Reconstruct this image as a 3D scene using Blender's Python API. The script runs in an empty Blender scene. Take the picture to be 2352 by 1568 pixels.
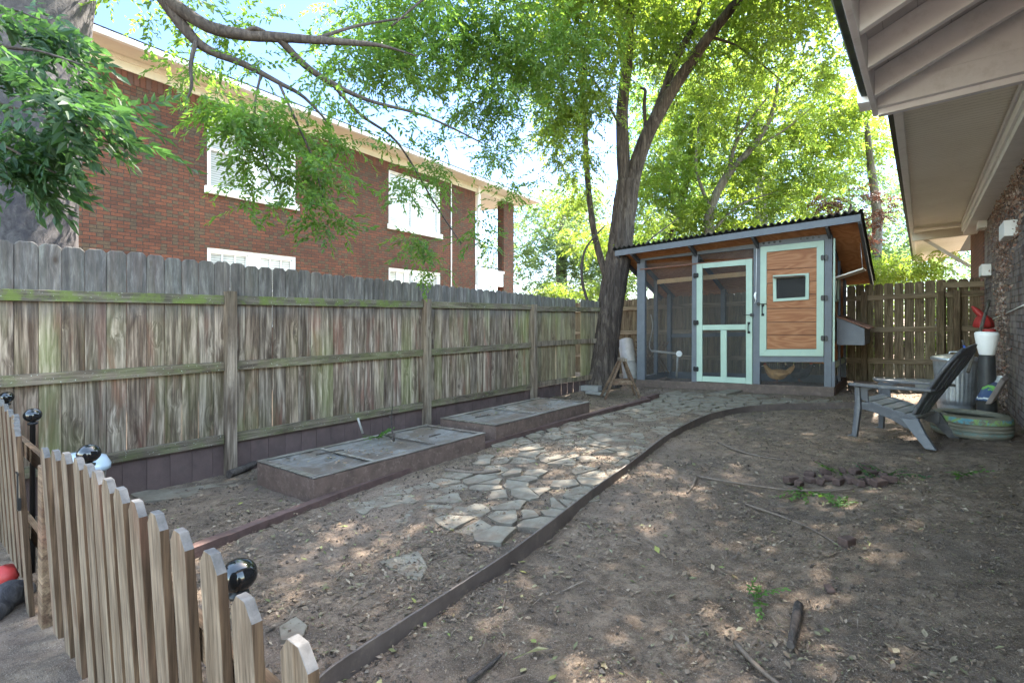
import bpy, bmesh, math, random
import numpy as np
from mathutils import Vector, Matrix
R = math.radians
random.seed(7)
rng = np.random.default_rng(11)
SC = bpy.context.scene
COL = SC.collection
# ------------------------------------------------------------------ camera
YAW = math.atan(954 / 1176); SA, CA = math.sin(YAW), math.cos(YAW)
CH = 1.55
cam_d = bpy.data.cameras.new("camera"); cam = bpy.data.objects.new("camera", cam_d)
COL.objects.link(cam); SC.camera = cam
cam.location = (0, 0, CH); cam.rotation_euler = (R(90), 0, YAW)
cam_d.lens = 18.0; cam_d.sensor_width = 36; cam_d.shift_y = -57 / 2352
cam_d.clip_end = 2000; cam_d.clip_start = 0.05

# measuring helpers: a point of the photograph (2352 px wide) to a place in the yard
def ray(px, py):
    t = (px - 1176) / 1176; v = (727 - py) / 1176
    return Vector((t * CA - SA, t * SA + CA, v))
def at(px, py, d):
    r = ray(px, py); return Vector((r.x * d, r.y * d, CH + r.z * d))
def onY(px, py, Y):
    r = ray(px, py); return at(px, py, Y / r.y)
def onX(px, py, X):
    r = ray(px, py); return at(px, py, X / r.x)
def onZ(px, py, Z):
    r = ray(px, py); return at(px, py, (Z - CH) / r.z)
def sst(a, b, x):
    t = np.clip((x - a) / (b - a), 0, 1); return t * t * (3 - 2 * t)
def gz(x, y):
    x = np.asarray(x, float); y = np.asarray(y, float)
    xx = np.clip(x, -9, 1.2); yy = np.clip(y, -1, 12)
    z = .04 * (xx + 5.4) + .018 * np.maximum(0, yy - 2.2)
    z = z + .09 * sst(-.9, .5, xx) * (1 - .6 * sst(8.5, 11, yy))
    z = z - .035 * np.exp(-((xx + .9 - .1 * (yy - 3)) / .45) ** 2) * sst(1.2, 2.5, yy) * (1 - sst(5, 6.5, yy))
    far = sst(13, 40, np.hypot(x, y - 5)) * -.6
    return z + far
def gs(x, y): return float(gz(x, y))
def G(px, py):
    z = .1
    for _ in range(12):
        p = onZ(px, py, z); z = .5 * z + .5 * gs(p.x, p.y)
    return Vector((p.x, p.y, gs(p.x, p.y)))

# ------------------------------------------------------------------ mesh building
class MB:
    def __init__(s): s.v = []; s.f = []; s.m = []; s.sm = []
    def add(s, vs, fs, mi=0, sm=False):
        o = len(s.v); s.v += [Vector(v) for v in vs]
        for f in fs: s.f.append([i + o for i in f]); s.m.append(mi); s.sm.append(sm)
    def hexa(s, q0, q1, mi=0):
        s.add(list(q0) + list(q1), [(3, 2, 1, 0), (4, 5, 6, 7), (0, 1, 5, 4), (1, 2, 6, 5), (2, 3, 7, 6), (3, 0, 4, 7)], mi)
    def box(s, x0, x1, y0, y1, z0, z1, mi=0, sh=0.0, xr=0.0):
        f = lambda x: sh * (x - xr)
        q = lambda z: [(x0, y0, z + f(x0)), (x1, y0, z + f(x1)), (x1, y1, z + f(x1)), (x0, y1, z + f(x0))]
        s.hexa(q(z0), q(z1), mi)
    def bar(s, a, b, w, h, up=(0, 0, 1), mi=0):
        a, b = Vector(a), Vector(b); d = (b - a).normalized(); up = Vector(up)
        sd = d.cross(up)
        if sd.length < 1e-4: sd = d.cross(Vector((1, 0, 0)))
        sd.normalize(); u = sd.cross(d).normalized(); sd *= w / 2; u *= h / 2
        s.hexa([a - sd - u, a + sd - u, a + sd + u, a - sd + u], [b - sd - u, b + sd - u, b + sd + u, b - sd + u], mi)
    def prism(s, poly, off, mi=0):
        n = len(poly); off = Vector(off); p = [Vector(q) for q in poly]
        s.add(p + [q + off for q in p], [tuple(range(n))[::-1], tuple(range(n, 2 * n))] + [(i, (i + 1) % n, n + (i + 1) % n, n + i) for i in range(n)], mi)
    def tube(s, pts, rad, n=8, mi=0, sub=1, caps=True, rough=0.0, ridges=0, sm=True):
        pts = [Vector(p) for p in pts]
        if not hasattr(rad, '__len__'): rad = [rad] * len(pts)
        if sub > 1: pts, rad = smooth(pts, rad, sub)
        vs = []; ref = Vector((.3, .8, .1)); last = None
        for i, p in enumerate(pts):
            d = (pts[min(i + 1, len(pts) - 1)] - pts[max(i - 1, 0)]).normalized()
            if last is None:
                a = d.cross(ref).normalized()
            else:
                a = (last - d * last.dot(d)).normalized()
            last = a; b = d.cross(a)
            for k in range(n):
                t = 2 * math.pi * k / n; r = rad[i]
                if rough: r *= 1 + rough * (random.random() - .5)
                if ridges: r *= 1 + .10 * math.sin(ridges * t + i * .25) * abs(math.sin(2.3 * t + .7 + i * .05))
                vs.append(p + a * math.cos(t) * r + b * math.sin(t) * r)
        fs = []
        for i in range(len(pts) - 1):
            for k in range(n):
                k2 = (k + 1) % n
                fs.append((i * n + k, i * n + k2, (i + 1) * n + k2, (i + 1) * n + k))
        s.add(vs, fs, mi, sm)
        if caps:
            o = len(s.v) - len(vs); L = len(pts) - 1
            s.f.append([o + k for k in range(n)][::-1]); s.m.append(mi); s.sm.append(False)
            s.f.append([o + L * n + k for k in range(n)]); s.m.append(mi); s.sm.append(False)
    def lathe(s, c, prof, n=24, mi=0, axis='z', rfun=None, sm=True):
        c = Vector(c); vs = []
        for (r, h) in prof:
            for k in range(n):
                t = 2 * math.pi * k / n; rr = r * (rfun(t, h) if rfun else 1)
                a, b = rr * math.cos(t), rr * math.sin(t)
                vs.append(c + (Vector((a, b, h)) if axis == 'z' else Vector((a, h, b)) if axis == 'y' else Vector((h, a, b))))
        fs = [(i * n + k, i * n + (k + 1) % n, (i + 1) * n + (k + 1) % n, (i + 1) * n + k) for i in range(len(prof) - 1) for k in range(n)]
        s.add(vs, fs, mi, sm)
        o = len(s.v) - len(vs); L = len(prof) - 1
        if prof[0][0] > 1e-3: s.f.append([o + k for k in range(n)][::-1]); s.m.append(mi); s.sm.append(False)
        if prof[-1][0] > 1e-3: s.f.append([o + L * n + k for k in range(n)]); s.m.append(mi); s.sm.append(False)
    def build(s, name, mats, parent=None, loc=None, bevel=0):
        if not isinstance(mats, (list, tuple)): mats = [mats]
        me = bpy.data.meshes.new(name)
        off = OFF[parent] if parent else Vector(loc if loc is not None else (0, 0, 0))
        me.from_pydata([v - off for v in s.v], [], s.f); me.update()
        for m in mats: me.materials.append(m)
        me.polygons.foreach_set('material_index', s.m); me.polygons.foreach_set('use_smooth', s.sm)
        o = bpy.data.objects.new(name, me); COL.objects.link(o)
        if parent: o.parent = parent
        else: o.location = off
        OFF[o] = off
        bm = bmesh.new(); bm.from_mesh(me); bmesh.ops.recalc_face_normals(bm, faces=bm.faces); bm.to_mesh(me); bm.free()
        if bevel:
            b = o.modifiers.new('bevel', 'BEVEL'); b.width = bevel; b.segments = 2; b.limit_method = 'ANGLE'; b.angle_limit = R(40)
        return o
OFF = {}
def smooth(pts, rad, sub):
    P = []; Q = []; n = len(pts)
    for i in range(n - 1):
        p0, p1, p2, p3 = pts[max(i - 1, 0)], pts[i], pts[i + 1], pts[min(i + 2, n - 1)]
        for k in range(sub):
            t = k / sub
            P.append(.5 * ((2 * p1) + (p2 - p0) * t + (2 * p0 - 5 * p1 + 4 * p2 - p3) * t * t + (3 * p1 - p0 - 3 * p2 + p3) * t ** 3))
            Q.append(rad[i] * (1 - t) + rad[i + 1] * t)
    P.append(pts[-1]); Q.append(rad[-1]); return P, Q
def tag(o, label=None, cat=None, group=None, kind=None):
    if label: o['label'] = label
    if cat: o['category'] = cat
    if group: o['group'] = group
    if kind: o['kind'] = kind
    return o
def thing(name, label, cat, loc, group=None):
    o = bpy.data.objects.new(name, None); COL.objects.link(o); o.location = loc; o.empty_display_size = .2
    OFF[o] = Vector(loc); return tag(o, label, cat, group)
def one(mb, name, mat, label, cat, group=None, loc=None, bevel=0):
    if loc is None:
        loc = sum(mb.v, Vector()) / len(mb.v); loc = Vector((loc.x, loc.y, min(v.z for v in mb.v)))
    return tag(mb.build(name, mat, None, loc, bevel), label, cat, group)

# ------------------------------------------------------------------ materials
class NT:
    def __init__(s, name):
        s.m = bpy.data.materials.new(name); s.m.use_nodes = True; s.t = s.m.node_tree
        s.n = s.t.nodes; s.b = s.n['Principled BSDF']; s.out = s.n['Material Output']
    def new(s, ty, **kw):
        n = s.n.new(ty)
        for k, v in kw.items():
            if k[0] == '_': n.inputs[k[1:].replace('_', ' ')].default_value = v
            else: setattr(n, k, v)
        return n
    def l(s, a, b): s.t.links.new(a, b)
    def coord(s, scale=(1, 1, 1), island=0, gen='Object'):
        c = s.new('ShaderNodeTexCoord'); out = c.outputs[gen]
        if island:
            g = s.new('ShaderNodeNewGeometry'); ml = s.new('ShaderNodeMath', operation='MULTIPLY'); ml.inputs[1].default_value = island
            s.l(g.outputs['Random Per Island'], ml.inputs[0])
            va = s.new('ShaderNodeVectorMath', operation='ADD'); s.l(out, va.inputs[0]); s.l(ml.outputs[0], va.inputs[1]); out = va.outputs[0]
        mp = s.new('ShaderNodeMapping'); mp.inputs['Scale'].default_value = scale; s.l(out, mp.inputs['Vector']); return mp.outputs[0]
    def noise(s, vec, scale=5, detail=8, rough=.6, dist=0):
        n = s.new('ShaderNodeTexNoise', _Scale=scale, _Detail=detail, _Roughness=rough, _Distortion=dist); s.l(vec, n.inputs['Vector']); return n.outputs['Fac']
    def ramp(s, fac, stops, interp='LINEAR'):
        r = s.new('ShaderNodeValToRGB'); e = r.color_ramp.elements; r.color_ramp.interpolation = interp
        while len(e) < len(stops): e.new(.5)
        for el, (p, c) in zip(e, stops):
            el.position = p; el.color = (c, c, c, 1) if not hasattr(c, '__len__') else (*c, 1)
        s.l(fac, r.inputs[0]); return r.outputs[0]
    def mix(s, fac, a, b, mode='MIX'):
        m = s.new('ShaderNodeMix', data_type='RGBA', blend_type=mode)
        for k, v in ((0, fac), (6, a), (7, b)):
            if hasattr(v, 'links'): s.l(v, m.inputs[k])
            elif k == 0: m.inputs[0].default_value = v
            else: m.inputs[k].default_value = (*v, 1) if hasattr(v, '__len__') else (v, v, v, 1)
        return m.outputs[2]
    def math(s, op, a, b=0.0, clamp=False):
        m = s.new('ShaderNodeMath', operation=op, use_clamp=clamp)
        for k, v in ((0, a), (1, b)):
            if hasattr(v, 'links'): s.l(v, m.inputs[k])
            else: m.inputs[k].default_value = v
        return m.outputs[0]
    def island(s): return s.new('ShaderNodeNewGeometry').outputs['Random Per Island']
    def bump(s, h, strength=.4, dist=.01, normal=None):
        b = s.new('ShaderNodeBump', _Strength=strength, _Distance=dist); s.l(h, b.inputs['Height'])
        if normal is not None: s.l(normal, b.inputs['Normal'])
        return b.outputs[0]
    def fin(s, col=None, rough=.8, nrm=None, spec=.3, metal=0):
        b = s.b
        if col is not None:
            if hasattr(col, 'links'): s.l(col, b.inputs['Base Color'])
            else: b.inputs['Base Color'].default_value = (*col, 1)
        if hasattr(rough, 'links'): s.l(rough, b.inputs['Roughness'])
        else: b.inputs['Roughness'].default_value = rough
        if nrm is not None: s.l(nrm, b.inputs['Normal'])
        b.inputs['Specular IOR Level'].default_value = spec; b.inputs['Metallic'].default_value = metal
        return s.m
def sep(n, vec):
    x = n.new('ShaderNodeSeparateXYZ'); n.l(vec, x.inputs[0]); return x.outputs

def paint(name, col, var=.25, scale=6, rough=.6, dirt=None, dirtamt=.5, bump=.15, spec=.3, bscale=60, stretch=(1, 1, 1)):
    n = NT(name); v = n.coord(stretch, 3.0)
    f = n.noise(v, scale, 8, .65)
    lo = tuple(c * (1 - var) for c in col); hi = tuple(min(1, c * (1 + var)) for c in col)
    c = n.ramp(f, [(.3, lo), (.7, hi)])
    if dirt:
        g = n.noise(v, scale * 2.3, 8, .7); c = n.mix(n.math('MULTIPLY', n.ramp(g, [(.52, 0.), (.68, 1.)]), dirtamt), c, dirt)
    nb = n.bump(n.noise(v, bscale, 4, .6), bump, .004)
    return n.fin(c, rough, nb, spec)

def board_mat(name, axis='z', base=None, algae=.5, red=.5, dark=True, grey=(.30, .28, .27), pale=(.42, .38, .34), brown=(.17, .12, .08), rough=.85, top=None, moss=0):
    """weathered softwood: grain streaks along the board, knots, algae and stains"""
    n = NT(name)
    S = {'z': (1, 1, .06), 'y': (1, .06, 1), 'x': (.06, 1, 1)}[axis]
    S2 = {'z': (1, 1, .16), 'y': (1, .16, 1), 'x': (.16, 1, 1)}[axis]
    v = n.coord(S, 17.0); v2 = n.coord(S2, 9.0); v0 = n.coord((1, 1, 1))
    # knots bend the grain
    vo = n.new('ShaderNodeTexVoronoi', _Scale=4.2, _Randomness=1.0); n.l(n.coord(tuple(.55 if k < .5 else 1 for k in S), 5.3), vo.inputs['Vector'])
    kd = vo.outputs['Distance']; kn = n.ramp(kd, [(.03, 1.), (.11, 0.)]); kb = n.ramp(kd, [(.0, 1.), (.32, 0.)])
    va = n.new('ShaderNodeVectorMath', operation='ADD'); sc = n.new('ShaderNodeVectorMath', operation='SCALE'); n.l(kb, sc.inputs[0]); sc.inputs['Scale'].default_value = .035
    n.l(v, va.inputs[0]); n.l(sc.outputs[0], va.inputs[1]); vv = va.outputs[0]
    g1 = n.noise(vv, 26, 6, .62, .6); g2 = n.noise(v2, 9, 5, .6, 1.0); g3 = n.noise(v2, 4.5, 4, .55)
    c = n.ramp(g1, [(.28, brown), (.46, grey), (.62, pale), (.78, grey)])
    c = n.mix(n.math('MULTIPLY', n.ramp(g2, [(.45, 0.), (.66, 1.)]), .75), c, tuple(x * .75 for x in brown))
    if red: c = n.mix(n.math('MULTIPLY', n.ramp(n.noise(v2, 6.1, 5, .6, .5), [(.53, 0.), (.68, 1.)]), red), c, (.15, .075, .055))
    il = n.island()
    c = n.mix(.8, c, n.ramp(il, [(0, (.55, .52, .5)), (.2, (1.05, 1.02, 1.0)), (.4, (.72, .62, .55)), (.6, (1.2, 1.17, 1.12)), (.8, (.62, .58, .5)), (1, (1.25, 1.2, 1.15))]), 'MULTIPLY')
    fg = n.noise(n.coord(tuple(k * (.5 if k < .5 else 1) for k in S), 17.0), 95, 4, .7)
    c = n.mix(.85, c, n.ramp(fg, [(.36, (.52, .5, .48)), (.5, (.95, .95, .95)), (.64, (1.3, 1.28, 1.25))]), 'MULTIPLY')
    if algae:
        ia = n.ramp(il, [(.0, .25), (.45, .35), (.6, 1.), (.72, .4), (1., .8)])
        af = n.noise(v2, 2.4, 5, .6, .4); al = n.noise(v0, .9, 3, .5)
        a = n.math('MULTIPLY', n.ramp(af, [(.46, 0.), (.66, 1.)]), n.math('MULTIPLY', ia, n.ramp(al, [(.36, 0.), (.6, 1.)])))
        c = n.mix(n.math('MULTIPLY', a, algae), c, (.15, .19, .045))
    if top:
        z = sep(n, v0)[2]; zz = n.math('ADD', z, n.math('MULTIPLY', g3, .16))
        f = n.math('MULTIPLY', n.ramp(n.math('MULTIPLY', n.math('SUBTRACT', zz, top - .1), 4.0, True), [(0, 0.), (1, 1.)]), .75)
        c = n.mix(f, c, n.ramp(n.noise(v2, 18, 6, .7), [(.3, (.035, .035, .036)), (.52, (.09, .088, .086)), (.7, (.21, .205, .195))]))
    if moss:
        mn = n.noise(v0, 7, 8, .7); c = n.mix(n.math('MULTIPLY', n.ramp(mn, [(.44, 0.), (.6, 1.)]), moss), c, (.10, .13, .03))
        sp = n.noise(v0, 70, 3, .6); c = n.mix(n.math('MULTIPLY', n.ramp(sp, [(.66, 0.), (.72, 1.)]), .7), c, (.5, .55, .48))
    c = n.mix(n.math('MULTIPLY', kn, .85), c, (.05, .035, .025))
    h = n.math('ADD', n.math('ADD', g1, n.math('MULTIPLY', fg, .6)), n.math('MULTIPLY', kn, -.3))
    return n.fin(c, rough, n.bump(h, .55, .004), .2)
# ---- specific materials
def dirt_mat():
    n = NT('dirt'); v = n.coord()
    a = n.noise(v, 1.1, 8, .6, .3); b = n.noise(v, 9, 9, .72); c3 = n.noise(v, 60, 6, .7); d = n.noise(v, 240, 3, .6)
    c = n.ramp(b, [(.30, (.05, .034, .023)), (.46, (.122, .086, .06)), (.58, (.19, .137, .097)), (.74, (.28, .213, .157))])
    c = n.mix(n.math('MULTIPLY', n.ramp(a, [(.38, 1.), (.55, 0.)]), .6), c, (.06, .046, .037))
    c = n.mix(n.math('MULTIPLY', n.ramp(n.noise(v, .7, 5, .6), [(.5, 0.), (.62, 1.)]), .45), c, (.2, .14, .105))
    c = n.mix(n.math('MULTIPLY', n.ramp(c3, [(.52, 0.), (.62, 1.)]), .62), c, (.05, .038, .03))
    c = n.mix(n.math('MULTIPLY', n.ramp(d, [(.57, 0.), (.66, 1.)]), .6), c, (.40, .34, .28))
    h = n.math('ADD', n.math('MULTIPLY', b, .8), n.math('ADD', n.math('MULTIPLY', c3, .5), n.math('MULTIPLY', d, .25)))
    return n.fin(c, n.ramp(a, [(.3, .7), (.6, .95)]), n.bump(h, .9, .022), .2)
def stone_mat():
    n = NT('flagstone'); v = n.coord((1, 1, 1), 31.0)
    b = n.noise(v, 7, 8, .65); d = n.noise(v, 55, 5, .65); il = n.island()
    c = n.ramp(b, [(.3, (.115, .096, .075)), (.5, (.17, .146, .117)), (.72, (.225, .198, .163))])
    c = n.mix(.8, c, n.ramp(il, [(0, (.75, .78, .84)), (.4, (1, .97, .9)), (.7, (.86, .86, .82)), (1, (1.06, 1.05, 1.05))]), 'MULTIPLY')
    c = n.mix(n.math('MULTIPLY', n.ramp(n.noise(v, 3.3, 8, .72), [(.45, 0.), (.58, 1.)]), .8), c, (.13, .098, .073))
    c = n.mix(n.math('MULTIPLY', n.ramp(d, [(.6, 0.), (.68, 1.)]), .6), c, (.07, .06, .05))
    return n.fin(c, .85, n.bump(n.math('ADD', b, n.math('MULTIPLY', d, .3)), .5, .008), .25)
def brick_mat(name, c1, c2, mortar, bw, bh, rotv, dirt=None, squash=1, bumpd=.006, third=None, msize=.012):
    n = NT(name); t = n.coord()
    x = n.new('ShaderNodeSeparateXYZ'); n.l(t, x.inputs[0]); cb = n.new('ShaderNodeCombineXYZ')
    n.l(n.math('ADD', x.outputs[0], x.outputs[1]), cb.inputs[0]); n.l(x.outputs[2], cb.inputs[1])
    def br(a, b, off):
        k = n.new('ShaderNodeTexBrick', offset=.5, offset_frequency=2); k.inputs['Scale'].default_value = 1
        k.inputs['Brick Width'].default_value = bw; k.inputs['Row Height'].default_value = bh; k.inputs['Mortar Size'].default_value = msize * .5
        k.inputs['Mortar Smooth'].default_value = .25; k.inputs['Bias'].default_value = off
        k.inputs['Color1'].default_value = (*a, 1); k.inputs['Color2'].default_value = (*b, 1); k.inputs['Mortar'].default_value = (*mortar, 1)
        n.l(cb.outputs[0], k.inputs['Vector']); return k
    k = br(c1, c2, 0.0); c = k.outputs['Color']
    # each brick its own tone: noise sampled on a brick-sized lattice
    sn = n.new('ShaderNodeVectorMath', operation='SNAP'); sn.inputs[1].default_value = (bw * .5, bh, 1)
    n.l(cb.outputs[0], sn.inputs[0]); w = n.new('ShaderNodeTexWhiteNoise', noise_dimensions='2D'); n.l(sn.outputs[0], w.inputs['Vector'])
    if third: c = n.mix(n.math('MULTIPLY', n.ramp(w.outputs['Value'], [(.70, 0.), (.72, 1.)]), n.math('SUBTRACT', 1, k.outputs['Fac'])), c, third)
    c = n.mix(.8, c, n.ramp(n.noise(t, .8, 6, .6), [(.3, (.74, .74, .76)), (.7, (1.2, 1.15, 1.08))]), 'MULTIPLY')
    c = n.mix(.6, c, n.ramp(n.noise(t, 30, 5, .7), [(.3, (.6, .6, .6)), (.7, (1.2, 1.2, 1.2))]), 'MULTIPLY')
    if dirt: c = n.mix(n.math('MULTIPLY', n.ramp(n.noise(t, 3.1, 7, .7), [(.45, 0.), (.62, 1.)]), .8), c, dirt)
    h = n.math('ADD', n.math('SUBTRACT', 1, k.outputs['Fac']), n.math('MULTIPLY', n.noise(t, 40, 4, .6), .5))
    return n.fin(c, .88, n.bump(h, .8, bumpd), .25)
def bark_mat(name, lo, mid, hi, sc=1, stretch=.12, bump=1.0, patch=None):
    n = NT(name); v = n.coord((1, 1, stretch)); v0 = n.coord()
    a = n.noise(v, 16 * sc, 8, .66, 1.2); b = n.noise(v0, 2.2, 6, .6)
    c = n.ramp(a, [(.32, lo), (.5, mid), (.68, hi)])
    c = n.mix(.7, c, n.ramp(b, [(.3, (.65, .66, .7)), (.7, (1.15, 1.1, 1.05))]), 'MULTIPLY')
    if patch: c = n.mix(n.math('MULTIPLY', n.ramp(n.noise(v0, 3.4, 9, .72), [(.5, 0.), (.63, 1.)]), .7), c, patch)
    return n.fin(c, .9, n.bump(n.math('ADD', a, n.math('MULTIPLY', n.noise(v0, 60, 5, .6), .25)), bump, .03), .2)
def leaf_mat(name, cols, trans, tw=.5, rough=.5):
    n = NT(name); il = n.island(); c = n.ramp(il, [(i / (len(cols) - 1), k) for i, k in enumerate(cols)])
    n.fin(c, rough, None, .35)
    t = n.new('ShaderNodeBsdfTranslucent'); tc = n.mix(.6, trans, c, 'MIX'); tm = n.mix(1.0, c, trans, 'MULTIPLY')
    hs = n.new('ShaderNodeHueSaturation', _Value=1.0, _Saturation=1.05); n.l(n.mix(.62, c, trans), hs.inputs['Color']); n.l(hs.outputs[0], t.inputs['Color'])
    m = n.new('ShaderNodeMixShader'); m.inputs[0].default_value = tw; n.l(n.b.outputs[0], m.inputs[1]); n.l(t.outputs[0], m.inputs[2]); n.l(m.outputs[0], n.out.inputs[0])
    return n.m
def island_mat(name, cols, rough=.85, spec=.2):
    n = NT(name); c = n.ramp(n.island(), [(i / (len(cols) - 1), k) for i, k in enumerate(cols)])
    v = n.coord(); c = n.mix(.6, c, n.ramp(n.noise(v, 45, 4, .6), [(.3, .6), (.7, 1.25)]), 'MULTIPLY')
    return n.fin(c, rough, None, spec)
def wire_mat(name, pitch=.0127, wire=.0016, col=(.2, .2, .2)):
    n = NT(name); t = n.coord(); s = sep(n, t)
    def ln(o):
        f = n.math('FRACT', n.math('MULTIPLY', o, 1 / pitch)); return n.math('LESS_THAN', f, wire / pitch)
    g = n.math('MAXIMUM', ln(n.math('ADD', s[0], s[1])), ln(s[2]))
    n.fin(col, .5, None, .4, .6); tr = n.new('ShaderNodeBsdfTransparent'); m = n.new('ShaderNodeMixShader')
    n.l(g, m.inputs[0]); n.l(tr.outputs[0], m.inputs[1]); n.l(n.b.outputs[0], m.inputs[2]); n.l(m.outputs[0], n.out.inputs[0]); return n.m
def ply_mat(name, c1, c2, c3, axis=(1, 1, 4), sc=2.2):
    n = NT(name); v = n.coord(axis, 7.0)
    d = n.noise(v, sc, 1.5, .45, .25); w = n.math('FRACT', n.math('MULTIPLY', d, 9)); w2 = n.math('ABSOLUTE', n.math('SUBTRACT', w, .5))
    c = n.ramp(w2, [(.0, c1), (.25, c2), (.5, c3)]); f = n.noise(n.coord((1, 1, 25), 3.0), 14, 6, .7)
    c = n.mix(.5, c, n.ramp(f, [(.3, (.7, .7, .7)), (.7, (1.15, 1.15, 1.15))]), 'MULTIPLY')
    c = n.mix(.4, c, n.ramp(n.island(), [(0, (.8, .8, .8)), (1, (1.15, 1.1, 1.1))]), 'MULTIPLY')
    return n.fin(c, .6, n.bump(w2, .15, .003), .3)
M = {}
M['dirt'] = dirt_mat(); M['stone'] = stone_mat()
M['board'] = board_mat('fence_board', 'z', algae=.8, red=.85, top=1.66, grey=(.155, .122, .095), pale=(.36, .30, .24), brown=(.062, .04, .027))
M['board_green'] = board_mat('fence_board_green', 'z', algae=.9, red=.2, grey=(.2, .175, .12), pale=(.33, .29, .19), top=1.68)
M['rail'] = board_mat('fence_rail', 'y', algae=.35, red=.1, grey=(.125, .105, .082), pale=(.19, .16, .125), brown=(.06, .045, .033), moss=.3)
M['rail_moss'] = board_mat('mossy_rail', 'y', algae=.6, red=0, grey=(.11, .10, .085), pale=(.17, .155, .13), brown=(.08, .07, .055), moss=.85)
M['post'] = board_mat('fence_post', 'z', algae=.3, red=.1, grey=(.17, .14, .11), pale=(.245, .205, .165), brown=(.09, .065, .047))
M['back'] = board_mat('back_board', 'z', algae=.25, red=.2, grey=(.135, .105, .068), pale=(.19, .15, .10), brown=(.075, .05, .03))
M['back_x'] = board_mat('back_rail', 'x', algae=.3, red=.1, grey=(.19, .15, .1), pale=(.26, .21, .15), brown=(.11, .08, .05))
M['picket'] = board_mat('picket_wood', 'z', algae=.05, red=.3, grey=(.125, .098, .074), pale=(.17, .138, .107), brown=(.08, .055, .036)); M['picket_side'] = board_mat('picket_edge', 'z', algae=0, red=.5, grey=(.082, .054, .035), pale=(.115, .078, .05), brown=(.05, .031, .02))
M['picket_top'] = paint('picket_end_grain', (.085, .08, .078), .4, 30, .9)
M['picket_rail'] = board_mat('picket_rail', 'x', algae=.05, red=.5, grey=(.13, .09, .06), pale=(.18, .13, .09), brown=(.08, .045, .03))
M['skirt'] = paint('brown_paint', (.085, .056, .05), .25, 5, .75, (.06, .045, .04), .5, .35, .3, 90)
M['edging'] = paint('red_brown_timber', (.082, .05, .043), .3, 7, .85, (.05, .04, .035), .6, .6, .2, 50)
M['metal_edge'] = paint('brown_steel', (.085, .064, .055), .35, 4, .6, (.17, .13, .10), .6, .2, .4)
M['bed_side'] = paint('bed_brown', (.105, .07, .056), .3, 9, .85, (.2, .145, .115), .6, .5, .2, 120)
M['slate'] = paint('slate_paint', (.116, .122, .132), .15, 4, .6, (.09, .1, .12), .4, .2)
M['slate_dark'] = paint('slate_paint_dark', (.075, .08, .09), .15, 4, .65, (.06, .065, .07), .4)
M['mint'] = paint('mint_paint', (.325, .41, .325), .09, 3, .55, (.25, .36, .30), .35, .12)
M['coop_base'] = paint('coop_base', (.105, .075, .06), .25, 6, .85, (.2, .15, .12), .5, .4)
M['ply'] = ply_mat('door_ply', (.235, .085, .03), (.285, .115, .045), (.34, .15, .066), (1, 1, 5.5), 1.1)
M['osb'] = island_mat('osb', [(.3, .12, .04), (.36, .16, .06)]); M['osb'] = ply_mat('roof_ply', (.33, .135, .05), (.39, .17, .065), (.44, .2, .085), (1.3, 1, 3), 2)
M['batten'] = paint('brown_batten', (.14, .065, .042), .2, 8, .7)
M['wire'] = wire_mat('hardware_cloth', wire=.0012, col=(.07, .07, .07)); M['wire2'] = wire_mat('fine_mesh', .011, .0011, (.1, .1, .1))
M['black'] = paint('black_iron', (.012, .012, .013), .2, 8, .4)
M['corr'] = paint('black_roof_sheet', (.022, .022, .02), .3, 5, .6, (.05, .06, .025), .6)
M['white'] = paint('white_paint', (.8, .8, .79), .05, 4, .55, (.5, .49, .46), .3, .1)
M['eave'] = paint('eave_paint', (.78, .80, .84), .05, 3, .6, (.45, .45, .44), .35, .15)
M['cream'] = paint('cream_paint', (.72, .68, .58), .05, 3, .6, (.5, .46, .38), .3)
M['gutter'] = paint('mossy_gutter', (.035, .04, .03), .4, 6, .6, (.06, .085, .02), .7)
M['glossblack'] = paint('gloss_black', (.006, .007, .008), .1, 5, .08, None, 0, .01, .6)
M['galv'] = paint('galvanised', (.42, .44, .46), .25, 9, .38, (.2, .2, .2), .4, .1, .5); M['galv'].node_tree.nodes['Principled BSDF'].inputs['Metallic'].default_value = .75
M['pipe'] = paint('grey_pipe', (.24, .225, .205), .2, 5, .5, (.2, .17, .14), .5); M['pvc'] = paint('white_pvc', (.78, .77, .74), .05, 5, .4)
M['chair'] = paint('grey_plastic', (.068, .068, .074), .12, 5, .42, (.19, .185, .175), .35, .08, .4)
M['chair_seat'] = paint('grey_plastic_dusty', (.17, .17, .165), .2, 6, .6, (.26, .25, .23), .5, .1, .3)
M['rubber'] = None
M['brick_far'] = brick_mat('red_brick', (.16, .062, .036), (.092, .042, .028), (.05, .039, .033), .18, .0677, 0, third=(.095, .066, .043), msize=.014)
M['brick_house'] = brick_mat('painted_brick', (.25, .21, .2), (.19, .155, .147), (.085, .072, .068), .21, .07, 0, dirt=(.27, .23, .2), bumpd=.014, third=(.15, .10, .085), msize=.016)
M['brick_red'] = brick_mat('corner_brick', (.22, .10, .07), (.16, .075, .055), (.07, .05, .045), .21, .07, 0, bumpd=.01)
M['bark'] = bark_mat('furrowed_bark', (.018, .013, .011), (.06, .046, .038), (.125, .10, .082), 1.0, .13, 1.2)
M['bark_grey'] = bark_mat('smooth_grey_bark', (.04, .037, .039), (.075, .069, .07), (.12, .11, .106), .9, .6, .5, (.045, .042, .05))
M['twig'] = bark_mat('twig_bark', (.025, .02, .018), (.055, .045, .04), (.09, .075, .065), 1.5, .3, .4)
M['palebark'] = bark_mat('pale_branch', (.06, .052, .044), (.11, .098, .082), (.17, .155, .13), 1, .2, .5)
M['leaf_near'] = leaf_mat('leaf_near', [(.016, .045, .02), (.021, .055, .02), (.03, .066, .02), (.028, .062, .032)], (.12, .25, .06), .42)
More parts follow.
